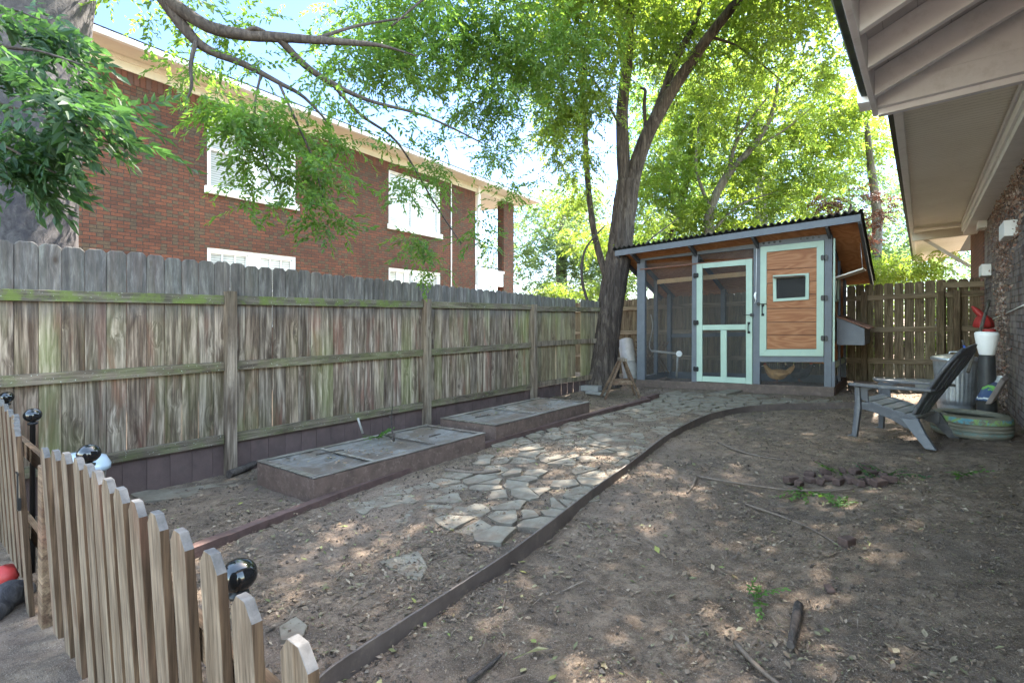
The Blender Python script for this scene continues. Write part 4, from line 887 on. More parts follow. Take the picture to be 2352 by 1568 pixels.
# low shoot with large leaves hanging in front of the trunk
mb.tube([(-6.1, .3, 5.0), (-5.2, .1, 4.2), at(-120, 60, 2.9)], [.06, .04, .02], 8, sub=5)
for L in ([(-120, 60, 2.9, .014), (0, 105, 2.8, .010), (90, 118, 2.75, .007), (190, 150, 2.7, .004)], [(-110, 160, 2.8, .012), (0, 238, 2.75, .009), (110, 262, 2.7, .006), (230, 300, 2.7, .004)], [(-100, 280, 2.8, .01), (20, 340, 2.7, .007), (130, 400, 2.65, .004)], [(-60, 60, 2.85, .01), (10, 20, 2.85, .007), (90, 45, 2.8, .004)]): limb(mb, L, 6)
mb.build('branch', M['twig'], lt)
pts = np.concatenate([blob(30, 50, 140, 80, 2.9, .3, 34), blob(70, 165, 170, 65, 2.75, .3, 48), blob(130, 265, 150, 50, 2.7, .25, 40), blob(215, 262, 60, 40, 2.65, .2, 9), blob(30, 360, 120, 45, 2.7, .25, 26), blob(-20, 270, 80, 110, 2.75, .25, 16), blob(-80, 200, 80, 200, 2.9, .3, 24)])
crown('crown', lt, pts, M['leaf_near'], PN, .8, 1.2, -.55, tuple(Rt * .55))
pts = np.concatenate([blob(600, 250, 160, 75, 4.75, .5, 95), blob(590, 340, 150, 85, 4.7, .45, 130), blob(690, 410, 80, 90, 4.85, .35, 66), blob(700, 490, 60, 45, 4.85, .3, 20), blob(520, 30, 120, 40, 4.9, .5, 24), blob(450, 110, 120, 60, 5.2, .5, 26), blob(760, 330, 90, 60, 5.2, .4, 30), blob(560, 460, 40, 25, 4.7, .3, 5), blob(640, 190, 130, 50, 4.9, .5, 30),
                      blob(470, 20, 180, 40, 4.7, .5, 26), blob(330, 40, 110, 70, 5.0, .5, 22), blob(480, 190, 90, 60, 4.7, .4, 16), blob(900, 250, 120, 50, 5.6, .5, 22), blob(980, 300, 120, 40, 6.0, .4, 20),
                      blob(960, 430, 110, 65, 6.1, .4, 60), blob(1000, 570, 80, 60, 6.2, .4, 40), blob(1080, 500, 60, 70, 6.3, .4, 24), blob(900, 30, 150, 70, 5.6, .6, 50)])
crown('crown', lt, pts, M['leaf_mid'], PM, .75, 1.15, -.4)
pts = ball((-6.3, 2.0, 7.4), (2.2, 2.4, 1.4), 300)
crown('crown', lt, pts, M['leaf_mid'], PO, .8, 1.2, -.2)

# two-stemmed tree by the coop
ct = thing('forked_tree', 'furrowed tree forking into two stems beside the coop', 'tree', (-5.14, 9.2, gs(-5.1, 9.2)))
mb = MB(); D = 10.35
T0 = [(1376, 892, D, .50), (1377, 868, D, .42), (1381, 830, D, .36), (1388, 780, D, .31), (1398, 720, D, .275), (1410, 650, D, .26), (1421, 590, D, .25), (1430, 520, D, .24), (1438, 460, D, .245), (1443, 415, D, .23)]
mb.tube([at(*p[:3]) for p in T0], [p[3] * .92 for p in T0], 48, sub=6, ridges=11, rough=.05); mb.build('trunk', M['bark'], ct)
mb = MB()
for L in ([(1440, 450, D, .15), (1433, 390, D, .135), (1430, 320, D, .125), (1429, 250, D, .12), (1440, 150, D, .11), (1447, 30, D - .2, .095), (1452, -150, D - .6, .07), (1440, -330, D - 1.2, .04)],
          [(1446, 450, D, .16), (1460, 385, D - .05, .15), (1487, 310, D - .1, .14), (1525, 240, D - .2, .125), (1562, 180, D - .3, .115), (1628, 85, D - .6, .10), (1695, 0, D - .9, .085), (1790, -130, D - 1.5, .06), (1900, -300, D - 2.2, .03)],
          [(1484, 318, D - .1, .10), (1520, 225, D, .085), (1555, 130, D + .1, .075), (1595, 55, D + .2, .06), (1620, -60, D + .2, .04)],
          [(1425, 575, D + .2, .06), (1405, 650, D + .1, .09), (1385, 610, D + .2, .075), (1366, 540, D + .3, .065), (1353, 450, D + .3, .06), (1346, 350, D + .3, .06), (1342, 260, D + .3, .055), (1336, 200, D + .3, .03)]): limb(mb, L, 16)
mb.build('stem', M['bark'], ct)
mb = MB()
for L in ([(1483, 300, D, .035), (1480, 240, D, .035), (1482, 208, D, .03), (1470, 203, D, .02)], [(1342, 262, D + .3, .03), (1362, 225, D + .3, .02), (1385, 195, D + .3, .01)],
          [(1352, 700, D - .2, .03), (1338, 650, D - .3, .028), (1337, 600, D - .3, .024), (1352, 560, D - .3, .02), (1390, 518, D - .2, .014)], [(1452, 590, D, .02), (1500, 545, D, .014), (1560, 500, D + .3, .008)],
          [(1430, 300, D, .03), (1360, 180, D - .8, .022), (1290, 120, D - 1.6, .014), (1200, 80, D - 2.4, .008)], [(1440, 120, D, .03), (1330, 40, D - 1.5, .02), (1150, 0, D - 3, .012)], [(1628, 85, D - .6, .03), (1700, 110, D - .5, .02), (1800, 190, D - .2, .01)],
          [(1447, 30, D, .04), (1300, -80, D - 2, .03), (1050, -40, D - 4, .018), (900, 60, D - 4.8, .01)]): limb(mb, L, 8)
mb.build('branch', M['twig'], ct)
pts = np.concatenate([blob(1000, 60, 250, 90, 7.2, 1.2, 760), blob(860, 130, 110, 60, 6.4, .7, 190), blob(1180, 130, 190, 110, 7.8, 1.2, 620), blob(1120, 230, 120, 60, 7.6, .8, 150), blob(1140, 330, 80, 60, 7.8, .7, 60), blob(1020, 220, 120, 50, 7.2, .8, 60), blob(1180, 420, 60, 50, 8.2, .6, 28)])
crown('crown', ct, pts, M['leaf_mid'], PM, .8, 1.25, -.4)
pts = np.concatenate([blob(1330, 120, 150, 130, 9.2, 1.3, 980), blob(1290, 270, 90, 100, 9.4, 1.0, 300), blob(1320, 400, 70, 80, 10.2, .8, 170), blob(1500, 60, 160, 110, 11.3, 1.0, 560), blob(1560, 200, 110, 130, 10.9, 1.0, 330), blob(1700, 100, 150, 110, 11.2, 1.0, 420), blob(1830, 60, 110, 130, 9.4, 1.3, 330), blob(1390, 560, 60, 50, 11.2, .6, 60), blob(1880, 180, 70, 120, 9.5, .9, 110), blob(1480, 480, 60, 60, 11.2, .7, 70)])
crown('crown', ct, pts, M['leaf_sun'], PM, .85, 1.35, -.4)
# unseen leaves overhead, placed across the sun's path to shade the yard
ov = []
for (c, r, k) in (((-4.2, 10.5, 8.6), (1.8, 2.4, 1.3), 525), ((-1.8, 10.2, 8.4), (1.8, 2.4, 1.3), 577), ((.4, 10.8, 8.6), (1.9, 2.6, 1.3), 577), ((2.4, 11.5, 9), (2, 2.6, 1.4), 455), ((-5.5, 7.5, 8.2), (1.6, 2, 1.1), 350), ((-3.2, 7.2, 7.9), (1.7, 2, 1.1), 437), ((-4.2, 5.5, 7.9), (1.5, 1.6, .9), 260), ((-2.2, 5.2, 7.7), (1.4, 1.4, .9), 200), ((-1, 7.2, 7.8), (1.8, 2, 1.1), 455), ((1.2, 8, 8), (1.8, 2.2, 1.2), 402), ((-1.5, 13, 9.6), (2.4, 2, 1.4), 385), ((1.6, 14, 10), (2.4, 2, 1.4), 350), ((-4.4, 13, 9.6), (2.4, 2, 1.4), 350)):
    ov.append(ball(c, r, k, clumps=k // 6, tight=.2))
crown('crown', ct, np.concatenate(ov), M['leaf_sun'], PO, .85, 1.3, -.2)

# trees beyond the back fence
def fartree(label, trunk, blobs, mat, protos, smin=.8, smax=1.3, name='background_tree', bark='palebark', lim=()):
    b = trunk[0]; p = at(*b[:3]); t = thing(name, label, 'tree', (p.x, p.y, gs(p.x, p.y)), 'trees beyond the back fence')
    mb = MB(); base = Vector((p.x, p.y, gs(p.x, p.y) - .2)); T_ = [at(*q[:3]) for q in trunk]; mb.tube([base] + T_, [trunk[0][3] * 1.2] + [q[3] for q in trunk], 10, sub=4, rough=.06); mb.build('trunk', M[bark], t)
    if lim:
        mb = MB()
        for L in lim: limb(mb, L, 7, 4)
        mb.build('branch', M[bark], t)
    crown('crown', t, np.concatenate([blob(*q) for q in blobs]), mat, protos, smin, smax, -.25); return t
fartree('slender pale multi-branched tree rising behind the coop roof', [(1628, 560, 14, .14), (1632, 480, 14, .12), (1672, 400, 14, .11), (1722, 345, 14, .09), (1772, 265, 14, .06), (1790, 160, 14, .03)],
        [(1560, 420, 110, 110, 14.6, 1.2, 520), (1680, 300, 130, 120, 15, 1.3, 600), (1780, 420, 130, 90, 14.6, 1.2, 480), (1640, 500, 170, 50, 14.6, 1.2, 400), (1850, 300, 100, 120, 15, 1.2, 380), (1590, 250, 90, 110, 14.6, 1.2, 330), (1760, 180, 130, 100, 14.6, 1.2, 380)], M['leaf_sun'], PF, .6, 1.0,
        lim=[[(1672, 400, 14, .06), (1690, 330, 14, .05), (1735, 260, 14, .03), (1770, 215, 14, .02)], [(1632, 480, 14, .06), (1600, 390, 14, .04), (1605, 280, 14, .02)], [(1722, 345, 14, .04), (1800, 300, 14, .03), (1860, 250, 14, .015)], [(1690, 330, 14, .03), (1700, 250, 14, .02), (1755, 130, 14, .01)], [(1628, 540, 14, .05), (1700, 470, 14, .03), (1790, 440, 14, .015)]])
fartree('dark multi-branched tree rising between the forked tree and the coop', [(1520, 600, 16, .13), (1560, 480, 16, .11), (1585, 380, 16, .09), (1600, 250, 16, .05)],
        [(1500, 300, 90, 120, 16.5, 1.3, 260), (1530, 430, 90, 80, 16, 1.2, 200), (1480, 560, 100, 60, 16, 1.2, 160), (1640, 150, 110, 110, 16.5, 1.3, 200)], M['leaf_mid'], PF, .7, 1.1, bark='bark')
fartree('sunlit pale yellow-green tree behind the nest box beside the house eave', [(2010, 640, 15, .15), (2015, 500, 15, .13), (2000, 380, 15, .1), (1990, 280, 15, .06)],
        [(1960, 330, 120, 90, 15, 1.4, 260), (2040, 300, 100, 120, 16, 1.4, 260), (1950, 230, 90, 90, 14.5, 1.3, 200), (2040, 600, 110, 50, 14.5, 1.2, 220), (2080, 620, 100, 30, 13.5, 1.0, 120), (1900, 420, 90, 70, 15, 1.2, 160)], M['leaf_sun'], PF, .6, 1.0)
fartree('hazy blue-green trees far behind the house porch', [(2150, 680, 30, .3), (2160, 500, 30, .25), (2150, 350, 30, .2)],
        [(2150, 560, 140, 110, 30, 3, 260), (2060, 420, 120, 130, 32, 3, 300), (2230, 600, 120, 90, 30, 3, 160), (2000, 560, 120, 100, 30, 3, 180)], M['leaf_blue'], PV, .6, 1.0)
fartree('dark red-leaved maple peeking over the coop roof', [(1935, 620, 12.6, .06), (1945, 520, 12.6, .05), (1955, 470, 12.6, .03)],
        [(1940, 465, 70, 40, 12.6, .6, 90), (1990, 490, 60, 35, 12.6, .6, 70), (1980, 550, 40, 40, 12.8, .5, 44)], M['leaf_red'], PF, .4, .7, name='red_maple', bark='twig')
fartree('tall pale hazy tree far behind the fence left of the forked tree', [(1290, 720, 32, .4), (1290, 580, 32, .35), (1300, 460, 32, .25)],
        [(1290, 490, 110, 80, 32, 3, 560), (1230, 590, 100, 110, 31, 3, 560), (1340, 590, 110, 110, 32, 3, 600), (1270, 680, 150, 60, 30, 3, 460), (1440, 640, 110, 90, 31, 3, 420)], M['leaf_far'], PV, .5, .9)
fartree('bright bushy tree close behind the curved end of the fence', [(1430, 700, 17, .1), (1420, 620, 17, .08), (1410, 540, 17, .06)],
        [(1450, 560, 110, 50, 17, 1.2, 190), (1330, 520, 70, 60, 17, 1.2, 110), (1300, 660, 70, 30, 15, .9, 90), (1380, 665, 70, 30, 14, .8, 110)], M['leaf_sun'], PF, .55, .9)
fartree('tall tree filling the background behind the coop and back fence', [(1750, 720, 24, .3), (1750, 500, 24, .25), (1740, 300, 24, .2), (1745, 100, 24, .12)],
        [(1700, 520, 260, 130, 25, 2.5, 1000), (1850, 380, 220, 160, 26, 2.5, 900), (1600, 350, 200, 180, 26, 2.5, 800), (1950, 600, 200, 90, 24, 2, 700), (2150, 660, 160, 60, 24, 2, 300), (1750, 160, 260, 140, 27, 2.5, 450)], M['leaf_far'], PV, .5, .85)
# low sunlit growth behind the back fence
hd = thing('shrub_row', 'sunlit green shrubs growing behind the back fence', 'shrubs', (-1.5, 14.5, gs(-1.5, 14.5)))
mb = MB()
for x in np.arange(-5, 1.5, .5): mb.tube([(x, 14.6, 0), (x + .1, 14.5, .9), (x - .1, 14.6, 1.7)], [.03, .025, .01], 5)
mb.build('stems', M['twig'], hd)
crown('foliage', hd, np.concatenate([ball((x, 14.6, .95), (.8, .7, .9), 170) for x in np.arange(-5.4, 2, .75)]), M['leaf_sun'], PF, .5, .9)
# ------------------------------------------------------------------ flagstone path
def pip(p, poly):
    c = False; n = len(poly)
    for i in range(n):
        a, b = poly[i], poly[i - 1]
        if (a[1] > p[1]) != (b[1] > p[1]) and p[0] < (b[0] - a[0]) * (p[1] - a[1]) / (b[1] - a[1]) + a[0]: c = not c
    return c
def clip(poly, m, nrm):
    out = []; n = len(poly)
    for i in range(n):
        a, b = poly[i], poly[(i + 1) % n]; da = (a - m).dot(nrm); db = (b - m).dot(nrm)
        if da <= 0: out.append(a)
        if da * db < 0: out.append(a.lerp(b, da / (da - db)))
    return out
rp = [(800, 1172), (1050, 1078), (1170, 1010), (1330, 948), (1470, 925), (1530, 898), (1700, 906), (1935, 921), (1960, 930), (1780, 934), (1690, 944), (1610, 962), (1510, 1012), (1420, 1085), (1310, 1165), (1180, 1235), (1060, 1250), (950, 1195)]
reg = [(G(*q).x, G(*q).y) for q in rp]
rs = random.Random(5); pts_ = []; st = .225
y = 1.0; row = 0
while y < 9.6:
    x = -4.2
    while x < -.4: pts_.append(Vector((x + rs.uniform(-.42, .42) * st + (row % 2) * st / 2, y + rs.uniform(-.42, .42) * st))); x += st * rs.choice([.7, 1, 1.45])
    y += st * .88; row += 1
stones = 0
STG = 'flagstones of the garden path'
def stone(poly, z, th, label='irregular grey flagstone set in the dirt of the path', group=STG):
    global stones
    c = sum(poly, Vector((0, 0))) / len(poly); n_ = len(poly); tx, ty = rs.uniform(-.02, .02), rs.uniform(-.02, .02)
    # chipped outline
    P_ = []
    for i in range(n_):
        a, b = poly[i], poly[(i + 1) % n_]; k = max(1, int((b - a).length / .07))
        for j in range(k):
            q = a.lerp(b, j / k); q = q + (q - c).normalized() * rs.uniform(-.009, .004); P_.append(q)
    zz = lambda q: z + (q.x - c.x) * tx + (q.y - c.y) * ty + gs(q.x, q.y) - gs(c.x, c.y)
    mb = MB(); n_ = len(P_); top = [Vector((q.x, q.y, zz(q) + th)) for q in P_]; inn = [Vector((c.x + (q.x - c.x) * .93, c.y + (q.y - c.y) * .93, zz(q) + th + .003)) for q in P_]; bot = [Vector((q.x, q.y, zz(q) - .05)) for q in P_]
    mb.add(bot + top + inn, [tuple(range(2 * n_, 3 * n_))] + [(i, (i + 1) % n_, n_ + (i + 1) % n_, n_ + i) for i in range(n_)] + [(n_ + i, n_ + (i + 1) % n_, 2 * n_ + (i + 1) % n_, 2 * n_ + i) for i in range(n_)])
    stones += 1; return one(mb, 'flagstone', M['stone'], label, 'flagstone', group, (c.x, c.y, z))
for i, p in enumerate(pts_):
    if not pip(p, reg) or rs.random() < (.09 if p.y > 4 else .22): continue
    poly = [p + Vector(v) for v in ((-.5, -.5), (.5, -.5), (.5, .5), (-.5, .5))]
    for q in pts_:
        if q is p or (q - p).length > .9: continue
        nrm = (q - p).normalized(); poly = clip(poly, (p + q) / 2 - nrm * rs.choice([.003, .006, .008, .012, .026]), nrm)
        if len(poly) < 3: break
    if len(poly) < 3: continue
    ar = abs(sum(poly[k].x * poly[(k + 1) % len(poly)].y - poly[(k + 1) % len(poly)].x * poly[k].y for k in range(len(poly)))) / 2
    if ar < .012: continue
    stone(poly, gs(p.x, p.y), rs.uniform(-.007, .010) - .003 * (p.y < 3.6))
def pxstone(pp, th, label, group=None):
    stone([Vector((G(*q).x, G(*q).y)) for q in pp], G(*pp[0]).z, th, label, group)
pxstone([(812, 1170), (905, 1115), (955, 1142), (940, 1152), (870, 1170)], .010, 'long pale flagstone at the near tip of the path against the red edging')
pxstone([(870, 1290), (960, 1265), (985, 1300), (965, 1335), (930, 1325)], .012, 'dark wet flagstone lying alone between litter in the near path')
pxstone([(640, 1440), (680, 1415), (705, 1438), (690, 1475), (645, 1470)], .008, 'half buried flagstone behind the largest ball finial')
pxstone([(1118, 1015), (1150, 1003), (1190, 1007), (1176, 1025), (1130, 1028)], .02, 'lone flagstone between the raised beds and the red edging')
pxstone([(1630, 905), (1690, 893), (1712, 897), (1668, 908)], .04, 'flat stone tilted against the coop base')
pxstone([(290, 1128), (400, 1122), (500, 1108), (575, 1095), (590, 1102), (440, 1138), (330, 1150)], .012, 'long pale slab beside the fallen branch near the fence')

# ------------------------------------------------------------------ path edging
def ribbon(name, pxs, w, h, mat, label, cat, sub=8, dz=0.0, wob=0):
    P_ = [G(*q) for q in pxs]; P_, _ = smooth(P_, [0] * len(P_), sub); mb = MB(); vs = []
    for i, p in enumerate(P_):
        d = (P_[min(i + 1, len(P_) - 1)] - P_[max(i - 1, 0)]); n_ = Vector((d.y, -d.x, 0)).normalized() * w / 2; g = gs(p.x, p.y); hh = h + dz + random.uniform(-wob, wob)
        vs += [Vector((p.x, p.y, g - .08)) - n_, Vector((p.x, p.y, g + hh)) - n_, Vector((p.x, p.y, g + hh)) + n_, Vector((p.x, p.y, g - .08)) + n_]
    fs = []
    for i in range(len(P_) - 1):
        for k in range(4): k2 = (k + 1) % 4; fs.append((i * 4 + k, i * 4 + k2, i * 4 + 4 + k2, i * 4 + 4 + k))
    fs += [(0, 1, 2, 3), tuple(len(vs) - 4 + k for k in (3, 2, 1, 0))]; mb.add(vs, fs); return one(mb, name, mat, label, cat, None, None, .003)
ribbon('path_edging', [(420, 1282), (600, 1212), (800, 1135), (1000, 1064), (1200, 1000), (1400, 945), (1490, 922)], .075, .055, M['edging'], 'red-brown timber edging along the left side of the flagstone path', 'edging', wob=.003)
ribbon('edging_block', [(1478, 921), (1508, 913)], .10, .07, M['edging'], 'short red-brown timber block at the far end of the red edging', 'edging block')
ribbon('metal_edging', [(690, 1640), (770, 1568), (905, 1475), (1050, 1378), (1180, 1288), (1280, 1210), (1360, 1145), (1450, 1078), (1520, 1022), (1570, 990), (1630, 963), (1700, 947), (1770, 940), (1860, 937), (1975, 935)], .012, .075, M['metal_edge'], 'curved brown metal edging strip along the right side of the path', 'edging', wob=.001)

# ------------------------------------------------------------------ lounge chair
cR = Vector((.046, 5.97, gs(.05, 6.0))); cF = Vector((-.96, .276, 0)).normalized(); cW = Vector((.276, .96, 0)).normalized(); WD = .64
ch = thing('lounge_chair', 'dark grey plastic slatted garden chair facing away on the dirt beside the house', 'chair', cR)
def L(u, v, h): return cR + cF * u + cW * v + Vector((0, 0, h))
def lprism(mb, prof, v0, v1): mb.prism([L(u, v0, h) for u, h in prof], cW * (v1 - v0))
mb = MB()
for (u0, u1) in ((.52, .60), (.425, .51), (.33, .415), (.235, .32), (.15, .225)):
    h = lambda u: .245 + (u - .15) * .26
    lprism(mb, [(u0, h(u0)), (u1, h(u1)), (u1, h(u1) + .02), (u0, h(u0) + .02)], .06, WD - .06)
mb.build('seat', M['chair_seat'], ch, bevel=.004)
for k, v in enumerate((.03, WD - .055)):
    mb = MB(); lprism(mb, [(.60, .345), (.60, .275), (.50, .265), (.34, .215), (.22, .15), (.12, .14), (.12, .25), (.17, .268), (.5, .352)], v, v + .025); mb.build('side_rail', M['chair'], ch, bevel=.005)
    mb = MB(); s = -1 if k == 0 else 1; vo = v + .0125; pf_ = [(0.205, .235, .03), (.14, .17, .034), (.06, .07, .03), (.0, .0, .022)]
    a = [(.26, .245), (.20, .17), (.055, .0), (-.03, .0), (.06, .13), (.12, .25)]
    out = v - .02 * (k == 0); lprism(mb, a, out, out + .045)
    for i, q in enumerate(mb.v):
        hh = (q.z - cR.z); mb.v[i] = q + cW * s * .05 * (1 - min(1, max(0, hh) / .25))
    mb.build('leg', M['chair'], ch, bevel=.006)
    mb = MB(); lprism(mb, [(.60, .50), (.645, .50), (.64, .34), (.655, .02), (.70, .0), (.61, .0), (.585, .30)], out, out + .05)
    for i, q in enumerate(mb.v):
        hh = (q.z - cR.z); mb.v[i] = q + cW * s * .04 * (1 - min(1, max(0, hh) / .4))
    mb.build('leg', M['chair'], ch, bevel=.008)
    mb = MB(); vc = v + .0125 - .035 * (k == 0) + .035 * (k == 1)
    prof = [(.665, -.05), (.69, -.02), (.69, .02), (.665, .05), (.4, .06), (.2, .05), (.02, .02), (.0, -.02), (.2, -.04), (.4, -.055)]
    mb.prism([L(u, vc + w_ * (1 if k else -1), .505 + .01 * (u < .3)) for u, w_ in prof], (0, 0, .025)); mb.build('armrest', M['chair'], ch, bevel=.006)
    mb = MB(); a = [(.60, .50), (.60, .38), (.53, .345), (.535, .47), (.46, .503)]; lprism(mb, a, v + .003, v + .022); mb.build('arm_support', M['chair'], ch, bevel=.004)
# fanned backrest: five tall slats joined by a rim
def bk(s, t):   # s across -1..1, t up 0..1
    hw = (.17 + .115 * math.sin(min(1, t / .75) * math.pi / 2)) if t < .72 else .285 * math.sqrt(max(0, 1 - ((t - .72) / .30) ** 2)) 
    u = .185 - .10 * t - .285 * t * t ** .15 + .045 * s * s * (1 - .4 * t); h = .225 + .725 * t - .02 * s * s
    return L(u, WD / 2 + s * hw, h)
mb = MB(); NT_ = 22
for k in range(5):
    s0 = -1 + k * .4 + (.045 if k else 0); s1 = -1 + (k + 1) * .4 - (.045 if k < 4 else 0); vs = []; fs = []
    for j in range(NT_ + 1):
        t = j / NT_ * .86
        for i in range(4): s = s0 + (s1 - s0) * i / 3; p = bk(s, t); vs += [p, p - cF * .012 + Vector((0, 0, -.004))]
    for j in range(NT_):
        for i in range(3):
            a = (j * 4 + i) * 2; b = a + 8; fs += [(a, a + 2, b + 2, b), (a + 1, b + 1, b + 3, a + 3)]
        a = j * 8; b = a + 8; fs += [(a, b, b + 1, a + 1), (a + 6, a + 7, b + 7, b + 6)]
    fs += [(0, 1, 3, 2), (2, 3, 5, 4), (4, 5, 7, 6)]; mb.add(vs, fs, 0, True)
for t0, t1 in ((.84, 1.0), (0.0, .05), (.34, .40)):
    vs = []; fs = []; n1, n2 = 8, 24
    for j in range(n1 + 1):
        for i in range(n2 + 1): p = bk(-1 + 2 * i / n2, t0 + (t1 - t0) * j / n1); vs += [p - cF * .004, p - cF * .02]
    W2 = (n2 + 1) * 2
    for j in range(n1):
        for i in range(n2): a = j * W2 + 2 * i; fs += [(a, a + 2, a + 2 + W2, a + W2), (a + 1, a + 1 + W2, a + 3 + W2, a + 3)]
    for i in range(n2):
        a = 2 * i; fs.append((a, a + 1, a + 3, a + 2)); a = n1 * W2 + 2 * i; fs.append((a, a + 2, a + 3, a + 1))
    for j in range(n1):
        a = j * W2; fs.append((a, a + W2, a + W2 + 1, a + 1)); a = j * W2 + 2 * n2; fs.append((a, a + 1, a + W2 + 1, a + W2))
    mb.add(vs, fs, 0, True)
for s in (-1, 1): mb.tube([bk(s * .99, t) - cF * .008 for t in np.linspace(0, .97, 18)], .016, 8)
mb.build('backrest', M['chair'], ch)

# ------------------------------------------------------------------ tyre, can and clutter by the wall
tx_, ty_ = .335, 6.85; tz = gs(tx_, ty_) - .02
n = NT('old_tyre'); v = n.coord(); s_ = sep(n, v); band = n.math('LESS_THAN', n.math('ABSOLUTE', n.math('SUBTRACT', s_[2], .168)), .026)
pn = n.noise(v, 5, 4, .6, .6); pc = n.ramp(pn, [(.36, (.07, .2, .27)), (.47, (.10, .26, .31)), (.55, (.2, .3, .08)), (.64, (.13, .22, .2))]); hole = n.ramp(n.noise(v, 38, 5, .7), [(.42, 0.), (.52, 1.)])
c = n.ramp(n.noise(v, 6, 7, .65), [(.3, (.10, .095, .075)), (.55, (.165, .155, .12)), (.75, (.22, .2, .16))]); rad = n.math('GREATER_THAN', n.math('ADD', n.math('MULTIPLY', s_[0], s_[0]), n.math('MULTIPLY', s_[1], s_[1])), .275 ** 2)
c = n.mix(n.math('MULTIPLY', n.math('MULTIPLY', band, rad), hole), c, pc); c = n.mix(n.math('MULTIPLY', n.math('LESS_THAN', n.math('ABSOLUTE', n.math('SUBTRACT', s_[2], .055)), .02), n.math('MULTIPLY', hole, .45)), c, (.09, .2, .2))
M['rubber'] = n.fin(c, .85, n.bump(n.noise(v, 60, 4, .6), .3, .003), .2)
mb = MB(); pr = [(.205, .05), (.20, .03), (.24, .005), (.285, .0), (.303, .012), (.31, .035)]
for z in (.06, .095, .13): pr += [(.313, z - .006), (.303, z - .003), (.303, z + .003), (.314, z + .006)]
pr += [(.312, .16), (.306, .19), (.288, .208), (.245, .212), (.205, .195), (.198, .175), (.22, .16), (.27, .15), (.285, .11), (.27, .06), (.205, .05)]
mb.lathe((tx_, ty_, tz), pr, 48); one(mb, 'old_tyre', M['rubber'], 'old tyre lying flat by the wall with flaking blue and green paint', 'tyre', None, (tx_, ty_, tz))
gx, gy = .27, 8.3; gz_ = gs(gx, gy) - .01
tc = thing('trash_can', 'galvanised metal trash can with lid between the fence and chair', 'trash can', (gx, gy, gz_))
fl2 = lambda t, h: 1 + .012 * math.cos(t * 30) * (1 if .08 < h < .55 else 0)
mb = MB(); mb.lathe((gx, gy, gz_), [(.17, 0), (.175, .02), (.18, .06), (.181, .085)] + [(.182 + .035 * (z / .6), z) for z in np.linspace(.09, .54, 10)] + [(.216, .56), (.222, .60), (.228, .61), (.222, .62)], 120, rfun=fl2); mb.build('bin', M['galv'], tc)
mb = MB(); mb.lathe((gx, gy, gz_), [(.235, .60), (.242, .61), (.242, .635), (.225, .645), (.19, .655), (.1, .675), (.001, .68)], 48); ld = mb.build('lid', M['galv'], tc)
mb = MB(); mb.tube([(gx - .06, gy, gz_ + .675), (gx - .05, gy, gz_ + .705), (gx + .05, gy, gz_ + .705), (gx + .06, gy, gz_ + .675)], .008, 6, sub=4); mb.build('handle', M['galv'], ld)
mb = MB(); mb.tube([(gx - .10, gy - .205, gz_ + .50), (gx - .09, gy - .235, gz_ + .46), (gx + .03, gy - .24, gz_ + .46), (gx + .05, gy - .215, gz_ + .50)], .006, 6, sub=4); mb.build('handle', M['galv'], tc)
# jug on an upturned dark pot behind the chair
jx, jy = .50, 7.55; jz = onY(2262, 815, jy).z; g0 = gs(jx, jy)
mb = MB(); mb.lathe((jx, jy, g0), [(.085, 0), (.09, .02), (.08, .3), (.07, jz - g0 - .02), (.065, jz - g0 - .001)], 24); one(mb, 'plant_pot', paint('black_plastic', (.035, .034, .033), .3, 6, .5), 'tall black plastic pot standing between trash can and wall', 'pot', None, (jx, jy, g0))
jg = thing('plastic_jug', 'white plastic jug with red cap standing by the wall', 'jug', (jx, jy, jz))
mb = MB(); mb.lathe((jx, jy, jz), [(.06, 0), (.065, .01), (.085, .10), (.10, .20), (.103, .235), (.09, .25), (.05, .255)], 24); mb.build('bottle', M['pvc'], jg)
red = paint('red_plastic', (.28, .025, .022), .15, 6, .5)
mb = MB(); mb.lathe((jx + .02, jy, jz + .254), [(.055, 0), (.055, .022), (.035, .03), (.001, .03)], 16); mb.build('cap', red, jg)
a, b = onY(2247, 775, 7.75), onY(2272, 690, 8.0); mb = MB(); mb.tube([a - (b - a) * .9, a, b], .017, 8); one(mb, 'broom_handle', M['palebark'], 'bare wooden pole leaning above the white jug', 'pole')
c0_ = onY(2257, 736, 8.3); mb = MB()
def _r(t, h): return 1 + .10 * math.sin(6 * t) + .1 * math.sin(3 * t + 1)
mb.lathe(c0_ - Vector((0, 0, .07)), [(.07, -.02), (.095, 0), (.088, .05), (.07, .10), (.03, .14), (.001, .145)], 30, rfun=_r); p2 = onY(2232, 703, 8.3); mb.tube([c0_ + Vector((0, 0, .05)), c0_.lerp(p2, .6) + Vector((0, 0, .02)), p2], [.04, .032, .008], 10, sub=4)
one(mb, 'red_cover', red, 'crumpled red plastic piece with pointed end hanging by the wall', 'plastic')
a, b = onY(2223, 829, 8.35), onY(2214, 793, 8.4); mb = MB(); mb.tube([a, b], .013, 8); tl = one(mb, 'hand_tool', paint('blue_handle', (.06, .12, .42), .1, 5, .4), 'hand tool with blue shaft leaning on the trash can lid', 'tool')
mb = MB(); e = b + (b - a) * .35; mb.tube([b, e], .015, 8); mb.build('grip', M['palebark'], tl)
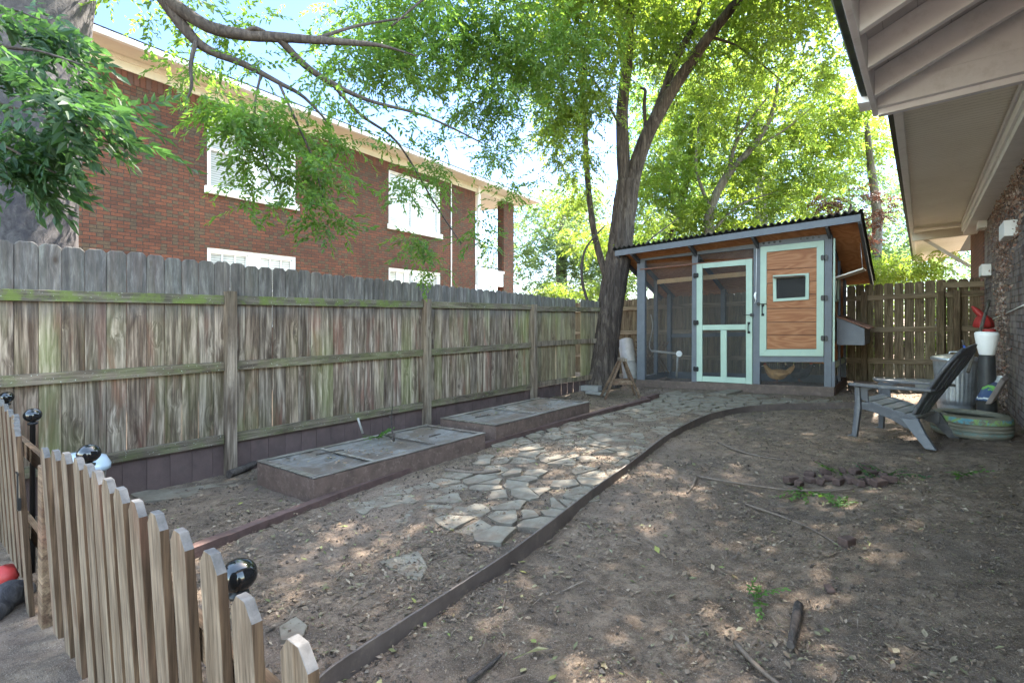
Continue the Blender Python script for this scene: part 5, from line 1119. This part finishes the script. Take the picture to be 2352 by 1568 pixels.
# bag and slab leaning on the wall
q = [onY(x, y, Y_) for x, y, Y_ in ((2232, 922, 7.35), (2262, 925, 7.25), (2296, 868, 7.5), (2268, 862, 7.6))]
n = NT('printed_bag'); v = n.coord(); s_ = sep(n, v); c = n.ramp(n.math('FRACT', n.math('ADD', n.math('MULTIPLY', s_[2], 3.4), n.math('MULTIPLY', n.noise(v, 9, 3, .5), .5))), [(0, (.55, .57, .56)), (.16, (.05, .09, .17)), (.3, (.5, .52, .5)), (.36, (.04, .07, .15)), (.62, (.16, .36, .08)), (.74, (.045, .05, .09)), (.9, (.45, .45, .43))], 'CONSTANT'); M['bag'] = n.fin(c, .45, n.bump(n.noise(v, 14, 4, .6), .7, .02), .4)
mb = MB(); dv = Vector((.06, .10, .03)); n1 = 8; vs = []
for sgn in (0, 1):
    for j in range(n1 + 1):
        for i in range(n1 + 1):
            u, w_ = i / n1, j / n1; p = q[0].lerp(q[1], u).lerp(q[3].lerp(q[2], u), w_); bl_ = math.sin(math.pi * u) ** .5 * math.sin(math.pi * min(1, w_ + .05)) ** .5 if 0 < u < 1 and 0 < w_ < 1 else 0
            vs.append(p + dv * (.5 + (.5 if sgn else -.6) * bl_) + Vector((random.uniform(-1, 1), random.uniform(-1, 1), random.uniform(-1, 1))) * .004)
fs = []; K_ = (n1 + 1) ** 2
for sgn in (0, 1):
    for j in range(n1):
        for i in range(n1): k = sgn * K_ + j * (n1 + 1) + i; fs.append((k, k + 1, k + n1 + 2, k + n1 + 1))
mb.add(vs, fs, 0, True); one(mb, 'soil_bag', M['bag'], 'blue, white and green printed plastic bag leaning behind the tyre', 'bag')
q = [onY(x, y, Y_) for x, y, Y_ in ((2262, 928, 7.2), (2276, 928, 7.25), (2308, 876, 7.5), (2298, 868, 7.48))]
mb = MB(); mb.hexa(q, [p + Vector((.05, .16, .02)) for p in q]); one(mb, 'stone_slab', paint('pale_slab', (.33, .28, .25), .2, 8, .9), 'pale stone slab leaning on the wall beside the printed bag', 'slab', None, None, .006)
# plank and timber by the back fence
mb = MB(); z = gs(-.6, 10.6); mb.box(-1.0, .1, 10.65, 10.72, z - .03, z + .09, 0, .03, -.6); one(mb, 'ground_timber', M['coop_base'], 'dark timber lying on the ground before the back fence', 'timber', None, None, .005)
mb = MB(); z = gs(-.2, 11.1); mb.box(-.75, .15, 11.0, 11.2, z + .06, z + .09, 0, .03, -.6); one(mb, 'white_board', M['pipe'], 'pale board lying along the foot of the back fence', 'board', None, None, .004)
p = onZ(2120, 886, .42); mb = MB(); mb.box(p.x - .1, p.x + .12, p.y - .1, p.y + .1, gs(p.x, p.y), gs(p.x, p.y) + .10); one(mb, 'block', M['pipe'], 'small pale block behind the chair armrest', 'block', None, None, .006)

# ------------------------------------------------------------------ sawhorse, pipe and rubble by the forked tree
sx = [onZ(1389, 917, gs(-4.2, 7.7)), onZ(1470, 915, gs(-3.9, 8.0))]; tp = at(1425, 823, sx[0].length * .78)
wv = (sx[1] - sx[0]).normalized(); bkv = Vector((-wv.y, wv.x, 0)); mid = (sx[0] + sx[1]) / 2
dd_ = mid.x * -SA + mid.y * CA; top = at(1429, 828, dd_ + .14)
sh_ = thing('sawhorse', 'small weathered wooden sawhorse standing in front of the tree', 'sawhorse', (mid.x, mid.y, gs(mid.x, mid.y)))
for k, f in enumerate((0, .42)):
    for i in (0, 1):
        ft = sx[i] + bkv * f; hd_ = top + wv * (-.035 if i == 0 else .035) + bkv * (f - .14) * .45; ft.z = gs(ft.x, ft.y); mb = MB(); mb.bar(ft, hd_, .035, .05, bkv); mb.build('leg', M['picket_rail'], sh_, bevel=.003)
mb = MB(); c = top + bkv * .0; mb.bar(c - bkv * .16 + Vector((0, 0, .02)), c + bkv * .16 + Vector((0, 0, .02)), .11, .05); mb.build('top_beam', M['post'], sh_, bevel=.005)
mb = MB()
for f in (0, .42): a = sx[0].lerp(top, .42) + bkv * f * .7; b = sx[1].lerp(top, .42) + bkv * f * .7; mb.bar(a, b, .02, .07)
mb.build('cross_bar', M['picket_rail'], sh_)
a, b = onY(1450, 868, 9.75), onY(1437, 784, 10.1); mb = MB(); d_ = (b - a); mb.tube([a - d_ * .1, a, b], .16, 24); mb.tube([a + d_ * .35, a + d_ * .38], .168, 24); one(mb, 'metal_pipe', M['pipe'], 'fat pale grey pipe leaning beside the coop behind the tree', 'pipe')
mb = MB(); a0 = onY(1412, 785, 10.6); 
for k in range(11):
    a = a0 + Vector((k * .085, 0, -.62)); mb.bar(a, a + Vector((.42, 0, .66)), .012, .03, (0, 1, 0)); mb.bar(a + Vector((.42, .012, 0)), a + Vector((0, .012, .66)), .012, .03, (0, 1, 0))
one(mb, 'lattice_panel', M['picket_rail'], 'brown wooden lattice panel standing behind the grey pipe', 'lattice')
for i, (px, py, s, lab) in enumerate(((1345, 862, .07, 'small pale rock at the foot of the forked tree'), (1322, 868, .05, 'grey rock between fence and tree roots'), (1310, 880, .05, 'rough stone under the curved end of the fence'))):
    p = G(px, py + 8); mb = MB(); mb.lathe((p.x, p.y, p.z - .02), [(.001, 0), (s, .01), (s * 1.1, s * .5), (s * .7, s), (.001, s * 1.1)], 9, rfun=lambda t, h: 1 + .25 * math.sin(2 * t + i) + .12 * math.sin(5 * t)); one(mb, 'rock', M['rubble'], lab, 'rock', None, None)
for px0, py0, px1, py1, w_, lab in ((1348, 903, 1393, 908, .05, 'short grey offcut lying behind the far raised bed'), (1335, 895, 1378, 897, .10, 'rounded grey block lying behind the far raised bed')):
    a, b = G(px0, py0), G(px1, py1); mb = MB(); mb.bar(a + Vector((0, 0, w_ * .4)), b + Vector((0, 0, w_ * .4)), w_ * 1.8, w_); one(mb, 'wood_offcut', M['pipe'], lab, 'offcut', None, None, .01)

# ------------------------------------------------------------------ sticks, twigs, bricks and weeds
def stick(pxs, r0, r1, label, mat='stick', lift=0, nm='fallen_stick'):
    P_ = []
    for i, q in enumerate(pxs): p = G(*q[:2]); p.z += r0 * .7 + (q[2] if len(q) > 2 else 0); P_.append(p)
    mb = MB(); mb.tube(P_, list(np.linspace(r0, r1, len(P_))), 7, sub=4, rough=.2); return one(mb, nm, M[mat], label, 'stick')
stick([(1022, 1082), (1090, 1088), (1150, 1083)], .017, .014, 'short mottled branch lying across the near flagstones', 'stick')
stick([(305, 1118), (400, 1098), (520, 1084)], .028, .02, 'grey fallen branch lying at the foot of the near fence', 'palebark')
stick([(525, 1095), (560, 1082), (588, 1068)], .04, .03, 'dark rotten wood piece against the near raised bed', 'twig')
stick([(1600, 1098), (1590, 1120), (1578, 1134)], .012, .008, 'short forked stick end on the bare dirt')
stick([(1602, 1095), (1700, 1112), (1830, 1128), (1960, 1125)], .010, .007, 'long thin stick lying in front of the brick pile')
stick([(1650, 1018), (1690, 1035), (1745, 1050), (1800, 1058)], .014, .006, 'stick lying on the sunlit dirt beside the path edging')
stick([(1712, 1160), (1800, 1190), (1870, 1220), (1930, 1258)], .011, .005, 'long bent twig running towards the lone dark brick')
stick([(1835, 1395), (1825, 1440), (1815, 1490)], .020, .014, 'thick dark stick in the near dirt to the right of the path', 'twig')
stick([(1690, 1480), (1745, 1540), (1820, 1600)], .012, .006, 'pale forked root near the bottom edge of the dirt')
stick([(1075, 1568), (1120, 1535), (1150, 1508)], .010, .006, 'black twig beside the pale leaf in the near dirt', 'twig')
stick([(1165, 1335), (1160, 1375), (1152, 1405)], .005, .003, 'thin grey twig beside the metal edging')
stick([(1420, 1060), (1450, 1040), (1470, 1035)], .006, .003, 'curved dark twig on the flagstones near the coop', 'twig')
mb = MB(); b0 = onZ(905, 1013, .255); mb.tube([b0, b0 + Vector((-.03, 0, .10)), b0 + Vector((-.07, .02, .21)), b0 + Vector((-.10, .02, .25))], [.008, .008, .006, .004], 6, sub=3); mb.tube([b0 + Vector((-.07, .02, .21)), b0 + Vector((-.06, .02, .30)), b0 + Vector((-.045, .02, .36))], [.006, .005, .003], 6, sub=3); mb.tube([b0, b0 + Vector((.01, 0, .09))], [.008, .007], 6); mb.tube([b0, b0 + Vector((-.09, .0, .04))], [.007, .004], 6)
one(mb, 'bare_twig', M['twig'], 'black bare twig standing up from the near raised bed', 'twig')
mb = MB(); p = onX(833, 995, -4.78); mb.tube([(p.x, p.y, p.z), (p.x - .03, p.y - .04, p.z + .17)], .012, 7); one(mb, 'white_stake', M['pipe'], 'short white flaking stake behind the near raised bed', 'stake')
for px, py, L_, lab in ((760, 1040, .2, 'small stick across the near raised bed cover'), (1000, 1001, .10, 'short black stick on the far end of the near raised bed'), (1110, 957, .16, 'dark twig on the corner of the further raised bed')):
    p = onZ(px, py, .27 if px < 1050 else .305); mb = MB(); mb.tube([p + Vector((-.3 * L_, -.6 * L_, .0)), p + Vector((0, 0, .012)), p + Vector((.3 * L_, .5 * L_, .02))], [.008, .008, .005], 6, sub=3, rough=.2); one(mb, 'dry_twig', M['twig'], lab, 'twig')
BG = 'broken bricks and stones piled in the dirt'
def brickpiece(px, py, s, lab=None, ht=1, grp=BG):
    p = G(px, py); a = random.uniform(0, 3.1); Rm = Matrix.Rotation(a, 3, 'Z') @ Matrix.Rotation(random.uniform(-.25, .25), 3, 'X'); mb = MB(); mb.box(-s, s, -s * .62, s * .62, -.3 * s, s * .75 * ht)
    mb.v = [p + Rm @ Vector([c * random.uniform(.8, 1.12) for c in v]) for v in mb.v]
    one(mb, 'brick_piece', M['rubble'], lab or 'broken reddish brick piece in the low pile on the dirt', 'brick', grp, p, .008)
for px, py in ((1835, 1112), (1860, 1104), (1885, 1108), (1905, 1100), (1925, 1108), (1950, 1104), (1972, 1110), (1995, 1106), (2018, 1112), (1860, 1090), (1895, 1086), (1935, 1082), (1965, 1084), (2000, 1088), (2030, 1096), (1818, 1104), (1985, 1074), (2040, 1104)): brickpiece(px, py, random.uniform(.038, .06))
brickpiece(1945, 1250, .05, 'lone dark brick chunk on the dirt below the weeds', 1.2, None)
brickpiece(1905, 1352, .032, 'flat grey pebble beside the thick dark stick', .5, None)
# weeds
def weed(px, py, label, nsp, sc, lean=0.6, hgt=.0, z=None, mat='leaf_weed', seed=3):
    p = G(px, py) if z is None else onZ(px, py, z); t = thing('weed', label, 'weed', p); o = np.tile(np.array(p), (nsp, 1)) + rng.normal(0, .025, (nsp, 3)) * [1, 1, .2]; a = rng.uniform(0, 6.28, nsp)
    d = np.stack([np.cos(a), np.sin(a), rng.uniform(.15, .9, nsp) * lean], 1); pr_ = [proto_spray(11, .2, .042, .024, seed + s, .5) for s in range(3)]
    leafmesh('leaves', sprays(o, d, rng.normal(0, .3, nsp), rng.uniform(.7, 1.2, nsp) * sc, pr_), M[mat], t)
    mb = MB()
    for i in range(nsp): e = Vector(o[i]) + Vector(d[i]).normalized() * .19 * sc; e.z -= .02; mb.tube([Vector(o[i]), Vector(o[i]).lerp(e, .5) + Vector((0, 0, .01)), e], [.003, .002, .001], 5)
    mb.build('stem', M['leaf_weed'], t); return t
weed(1850, 1130, 'bright green creeping weed left of its twin below the brick pile', 6, 1.0, .3); weed(1925, 1160, 'bright green creeping weed with rows of round leaflets on the dirt', 7, 1.0, .3)
weed(1735, 1372, 'small green seedling in the near dirt beside the dark stick', 5, .75, .9); weed(2222, 1092, 'yellow-green seedling on the slope at the right', 4, .8, .9)
weed(1925, 1088, 'light green weed growing among the bricks', 6, .7, .9); weed(2012, 1100, 'blue-green round-leaved weed at the right end of the bricks', 5, .8, 1.1, mat='leaf_near'); weed(2045, 1088, 'single tall leafy sprout right of the bricks', 3, .9, 1.6, mat='leaf_near')
weed(868, 1005, 'feathery pale green fern growing through the near raised bed', 7, 1.0, 1.0, z=.25); weed(1148, 1038, 'tiny green sprout between bed and red edging', 3, .4, .8); weed(2000, 835, 'small green weed growing under the nest box', 3, .7, .9, z=.55)
# odds in the near left corner
p = onZ(8, 1325, .12); mb = MB(); mb.lathe(p, [(.001, -.06), (.05, -.04), (.07, .0), (.05, .05), (.001, .065)], 18, rfun=lambda t, h: 1 + .12 * math.sin(3 * t)); one(mb, 'red_toy', red, 'red plastic toy lying beyond the picket gate', 'toy')
a, b = onZ(-60, 1450, .05), onZ(52, 1360, .05); mb = MB(); mb.tube([a, a.lerp(b, .5) + Vector((0, 0, .05)), b], [.07, .08, .06], 12, sub=4, rough=.18); one(mb, 'grey_log', M['bark_grey'], 'weathered grey log lying at the left edge below the pickets', 'log')
p = onY(180, 1050, .95); mb = MB(); mb.lathe((p.x, p.y, p.z - .1), [(.20, 0), (.2, .03), (.17, .09), (.08, .13), (.001, .14)], 28); one(mb, 'garden_cloche', paint('clear_plastic', (.42, .5, .58), .1, 3, .15, None, 0, .02, .6), 'domed pale blue plastic lid behind the pickets', 'lid')
mb = MB(); mb.lathe((p.x, p.y, gs(p.x, p.y)), [(.13, 0), (.17, p.z - .12 - gs(p.x, p.y)), (.18, p.z - .101 - gs(p.x, p.y))], 24); one(mb, 'plastic_tub', M['pipe'], 'white plastic tub under the domed lid behind the pickets', 'tub')

# ------------------------------------------------------------------ leaf litter (nobody could count it)
def litter(name, n_, smin, smax, mat, label, region, asp=(.3, .7), zo=(.004, .016), seed=1, tilt=.3, cl=None, bed_z=None):
    r = np.random.default_rng(seed); x = r.uniform(region[0], region[1], n_ * 3); y = r.uniform(region[2], region[3], n_ * 3)
    dist = np.hypot(x, y); keep = r.random(len(x)) < np.clip(2.2 / (dist + .4), 0, 1) ** .8
    f = vnoise(x, y, 1.7, seed + 5) + .6 * vnoise(x, y, 5, seed + 6); keep &= r.random(len(x)) < np.clip(.42 + f * 1.9, .04, 1)
    bedm = (x < -3.7) & (x > -4.75) & (((y > 2.1) & (y < 4.2)) | ((y > 4.35) & (y < 6.5))); keep &= (bedm if bed_z else ~bedm); x = x[keep][:n_]; y = y[keep][:n_]; m = len(x)
    s = smin + (smax - smin) * r.random(m) ** 2.2; a = r.uniform(0, 6.28, m); w_ = s * r.uniform(*asp, m)
    near_ = .035 * vnoise(x, y, 1.1, 1) + .018 * vnoise(x, y, 4, 2) + .014 * vnoise(x, y, 11, 3) + .011 * vnoise(x, y, 27, 4) - .012
    z = gz(x, y) + near_ + r.uniform(*zo, m)
    if bed_z: z = np.where(y < 4.25, .258, .302) + .035 * (x + 3.77) + r.uniform(*zo, m)
    d = np.stack([np.cos(a), np.sin(a), r.normal(0, tilt, m)], 1); e = np.stack([-np.sin(a), np.cos(a), r.normal(0, tilt, m)], 1); o = np.stack([x, y, z], 1)
    V = np.stack([o - d * s[:, None] / 2, o + e * w_[:, None] / 2 + [0, 0, .002], o + d * s[:, None] / 2, o - e * w_[:, None] / 2 + [0, 0, .002]], 1).reshape(-1, 3)
    i = np.arange(m) * 4; F = np.stack([i, i + 1, i + 2, i, i + 2, i + 3], 1).reshape(-1, 3); me = bpy.data.meshes.new(name); npmesh(me, V, F, 3, [mat]); o_ = bpy.data.objects.new(name, me); COL.objects.link(o_); tag(o_, label, 'litter', kind='stuff')
litter('leaf_litter', 30000, .010, .045, M['litter'], 'dry brown leaf fragments scattered over the dirt and path', (-5.3, .9, .6, 11), seed=3)
litter('wood_chips', 80000, .005, .024, M['litter'], 'fine wood chips and crumbs scattered over the dirt', (-4.5, .9, .6, 7), asp=(.15, .5), seed=9)
litter('fine_twigs', 5000, .03, .14, M['stick'], 'thin dry twigs and rootlets strewn over the ground', (-5.3, .9, .6, 10.5), asp=(.02, .05), zo=(.006, .014), seed=15, tilt=.08)
def clods(n_, seed):
    r = np.random.default_rng(seed); x = r.uniform(-5.3, .9, n_ * 3); y = r.uniform(.6, 10.5, n_ * 3); dist = np.hypot(x, y); k = r.random(len(x)) < np.clip(2. / (dist + .3), 0, 1); f = vnoise(x, y, 2.3, seed); k &= r.random(len(x)) < np.clip(.5 + f * 1.6, .05, 1)
    k &= ~((x < -3.7) & (x > -4.75) & (y > 2.1) & (y < 6.5)); x = x[k][:n_]; y = y[k][:n_]; m = len(x); s = .003 + .011 * r.random(m) ** 3; B = np.array([(1, 0, 0), (0, 1, 0), (-1, 0, 0), (0, -1, 0), (0, 0, .8), (0, 0, -.8)])
    nz = .035 * vnoise(x, y, 1.1, 1) + .018 * vnoise(x, y, 4, 2) + .014 * vnoise(x, y, 11, 3) + .011 * vnoise(x, y, 27, 4) - .012
    a = r.uniform(0, 6.28, m); c, sn = np.cos(a), np.sin(a); P = B[None] * r.uniform(.7, 1.3, (m, 6, 1)) * s[:, None, None]; P = np.stack([P[..., 0] * c[:, None] - P[..., 1] * sn[:, None], P[..., 0] * sn[:, None] + P[..., 1] * c[:, None], P[..., 2]], -1)
    V = (P + np.stack([x, y, gz(x, y) + nz + s * .4], 1)[:, None]).reshape(-1, 3); T = np.array([(0, 1, 4), (1, 2, 4), (2, 3, 4), (3, 0, 4), (1, 0, 5), (2, 1, 5), (3, 2, 5), (0, 3, 5)]); F = (T[None] + (np.arange(m) * 6)[:, None, None]).reshape(-1, 3)
    me = bpy.data.meshes.new('dirt_clods'); npmesh(me, V, F, 3, [M['clod']]); o = bpy.data.objects.new('dirt_clods', me); COL.objects.link(o); tag(o, 'small dark clods and crumbs of soil lying over the bare ground', 'soil', kind='stuff')
clods(26000, 33)
M['fresh'] = island_mat('fresh_leaf', [(.24, .21, .06), (.13, .17, .05), (.3, .25, .11), (.2, .22, .15), (.26, .14, .05)], .6)
litter('bed_litter', 700, .012, .05, M['litter'], 'dry leaf bits and crumbs lying on the raised bed covers', (-4.66, -3.82, 2.2, 6.4), zo=(-.012, .012), seed=41, bed_z=True)
litter('path_litter', 7000, .008, .04, M['litter'], 'dry leaf crumbs lying over the flagstones', (-4.2, -.6, 1.6, 9.4), zo=(.010, .026), seed=27)
litter('long_twigs', 420, .14, .4, M['stick'], 'longer dry twigs strewn over the yard', (-5.2, .7, .8, 9.5), asp=(.012, .025), zo=(.012, .02), seed=31, tilt=.04)
litter('fallen_leaves', 420, .025, .06, M['fresh'], 'yellow and green freshly fallen leaves dotted over the ground', (-5, .8, .7, 9), asp=(.4, .6), seed=21, tilt=.25)
p = G(1235, 1500); mb = MB(); mb.add([p + Vector(v) for v in ((-.03, -.05, .012), (.0, -.02, .03), (.035, .03, .02), (-.012, .02, .015))], [(0, 1, 2), (0, 2, 3)]); mb.tube([p + Vector((-.03, -.05, .012)), p + Vector((-.05, -.10, .008))], .0015, 5); one(mb, 'pale_leaf', M['fresh'], 'single large pale yellow leaf lying on the near dirt', 'leaf')

# ------------------------------------------------------------------ dry ivy on the house wall
r = np.random.default_rng(4); P_ = []
for (px, py, rx, ry, k) in ((2290, 470, 26, 110, 1500), (2300, 600, 22, 90, 900), (2296, 760, 16, 120, 700), (2325, 420, 30, 130, 1300), (2280, 400, 14, 90, 500), (2345, 330, 22, 90, 500), (2305, 900, 10, 90, 260)):
    for _ in range(k):
        a, b = px + r.normal(0, .5) * rx, py + r.normal(0, .5) * ry; rr = ray(a, b); X_ = .745
        if rr.x < .03: continue
        q = onX(a, b, X_ - r.uniform(.0, .05)); 
        if q.y > 11.3 or q.z > 3.05 or q.z < .3 or q.y < 3.5: continue
        P_.append(q)
P_ = np.array([tuple(v) for v in P_]); m = len(P_); s = r.uniform(.008, .024, m)[:, None]; d = r.normal(0, 1, (m, 3)) * [.4, 1, 1]; d /= np.linalg.norm(d, axis=1, keepdims=True); e = np.cross(d, r.normal(0, 1, (m, 3))); e /= np.linalg.norm(e, axis=1, keepdims=True)
V = np.stack([P_ - d * s, P_ + e * s * .6, P_ + d * s, P_ - e * s * .6], 1).reshape(-1, 3)
iv = thing('dry_ivy', 'dead brown ivy clinging to the house wall', 'ivy', (.74, 7.5, gs(.7, 7.5))); leafmesh('leaves', V, M['ivy'], iv)
mb = MB()
for (pl) in ([(2282, 985), (2280, 800), (2290, 640), (2276, 480), (2282, 330)], [(2300, 1000), (2310, 820), (2300, 700), (2318, 520), (2322, 300)], [(2310, 980), (2302, 860), (2288, 760), (2296, 560)]):
    mb.tube([onX(x, y, .745) for x, y in pl], [.012, .01, .008, .006, .004][:len(pl)], 5, sub=5, rough=.3)
mb.build('stems', M['palebark'], iv)
print('STONES', stones)
